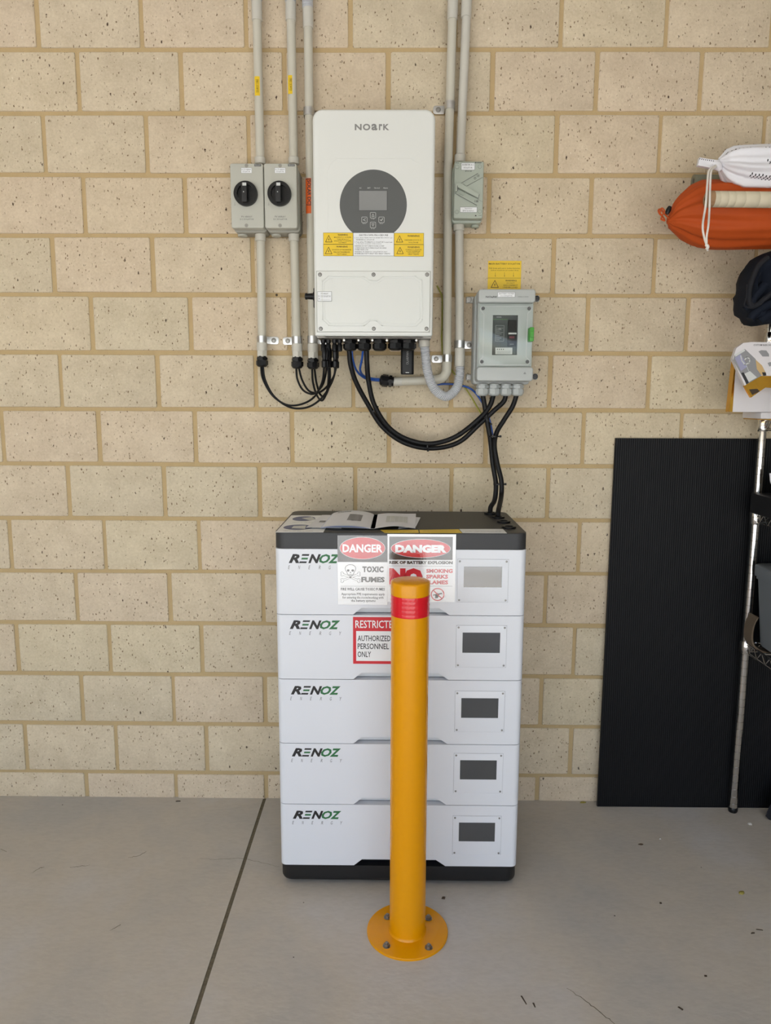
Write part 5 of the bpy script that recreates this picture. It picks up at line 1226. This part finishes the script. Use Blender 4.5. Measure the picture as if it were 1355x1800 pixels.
# black bag on the floor
bx2, by2 = T(1332, 1424, .0)
m = MB(M_NAVYD, fr=FLAT); R = []
base = [(0, 0), (.03, -.025), (.09, -.06), (.18, -.10), (.30, -.10), (.36, -.02), (.30, .08), (.14, .085), (.05, .05)]
for z, s in ((.0, .96), (.012, 1.0), (.04, .97), (.09, .85), (.13, .62), (.15, .3)): R.append([(bx2+.18+(a-.18)*s*(1+.03*math.sin(i*3+z*70)), by2-.065+(b+.01)*s, z) for i, (a, b) in enumerate(base)])
m.rings(R); m.smooth = 60; tag(m.build('black_bag'), 'black fabric bag on the floor under the wire shelving', 'bag')

# ------------------------------------------------------------------ debris on the floor
def bit(px, py, pts, h, ma, name, label, cat):
    x, y = T(px, py); m = MB(ma, fr=FLAT); R = [[(x+a, y+b, 0) for a, b in pts], [(x+a*.9, y+b*.9, h*.7) for a, b in pts], [(x+a*.5, y+b*.5, h) for a, b in pts]]
    m.rings(R); m.smooth = 60; tag(m.build(name), label, cat)
bit(1303, 1570, [(-.008, -.004), (0, -.007), (.008, -.001), (.009, .006), (.001, .006), (-.006, .003)], .004, M_LEAF, 'dry_leaf', 'small dry green-brown leaf on the concrete right of the battery', 'leaf')
bit(1318, 1449, [(-.005, -.004), (.004, -.005), (.006, .002), (0, .005), (-.006, .003)], .006, M_STONE, 'pebble', 'small pale pebble on the floor below the shelf post', 'stone')
bit(1126, 1485, [(-.008, 0), (0, -.003), (.008, 0), (.002, .003)], .004, M_BROWN, 'dirt_crumb', 'dark crumb on the floor in front of the black panel', 'debris')
bit(313, 1409, [(-.008, -.0015), (.008, 0), (.008, .002), (-.008, .001)], .003, M_BROWN, 'twig', 'tiny brown twig at the foot of the wall left of the floor joint', 'twig')
bit(921, 1758, [(-.006, .012), (-.003, .012), (.004, -.012), (.002, -.012)], .002, M_BROWN, 'twig', 'thin dark twig on the floor near the bottom edge, right of the bollard', 'twig')
bit(938, 1767, [(-.002, .006), (.002, .006), (.003, -.006), (.001, -.006)], .002, M_BROWN, 'twig', 'short dark twig just right of the longer one near the bottom edge', 'twig')
bit(1335, 1635, [(-.008, .001), (.008, -.002), (.008, 0), (-.008, .003)], .002, M_BROWN, 'twig', 'thin twig at the right edge of the floor', 'twig')
bit(1323, 1641, [(-.006, -.002), (.005, 0), (.006, .002), (-.003, .002)], .003, M_BROWN, 'dirt_crumb', 'brown crumb at the right edge beside a twig', 'debris')
bit(1196, 1773, [(-.005, .004), (-.002, .005), (.005, -.003), (.002, -.005)], .002, M_BROWN, 'dirt_crumb', 'brown crumb on the floor near the bottom edge toward the right', 'debris')
bit(1025, 1411, [(-.012, -.003), (0, -.004), (.010, 0), (.004, .004), (-.008, .003)], .004, M_LEAF, 'dry_leaf', 'yellowish leaf scrap at the wall foot left of the black panel', 'leaf')
bit(1161, 1588, [(-.003, -.002), (.003, -.002), (.003, .002), (-.002, .003)], .003, M_BROWN, 'dirt_crumb', 'round dark crumb mid floor on the right', 'debris')
bit(1160, 1475, [(-.003, -.002), (.003, -.002), (.003, .002), (-.002, .003)], .003, M_STONE, 'dirt_crumb', 'grey crumb on the floor right of the dark one by the panel', 'debris')
bit(779, 1579, [(-.005, -.003), (.004, -.004), (.006, .003), (-.002, .004)], .004, M_BROWN, 'dirt_crumb', 'brown crumb beside the bollard, just in front of the battery base', 'debris')
bit(1240, 1716, [(-.003, -.002), (.003, -.002), (.004, .002), (-.002, .003)], .002, M_BROWN, 'dirt_crumb', 'tiny crumb on the right floor, farther right than the one near the bottom edge', 'debris')
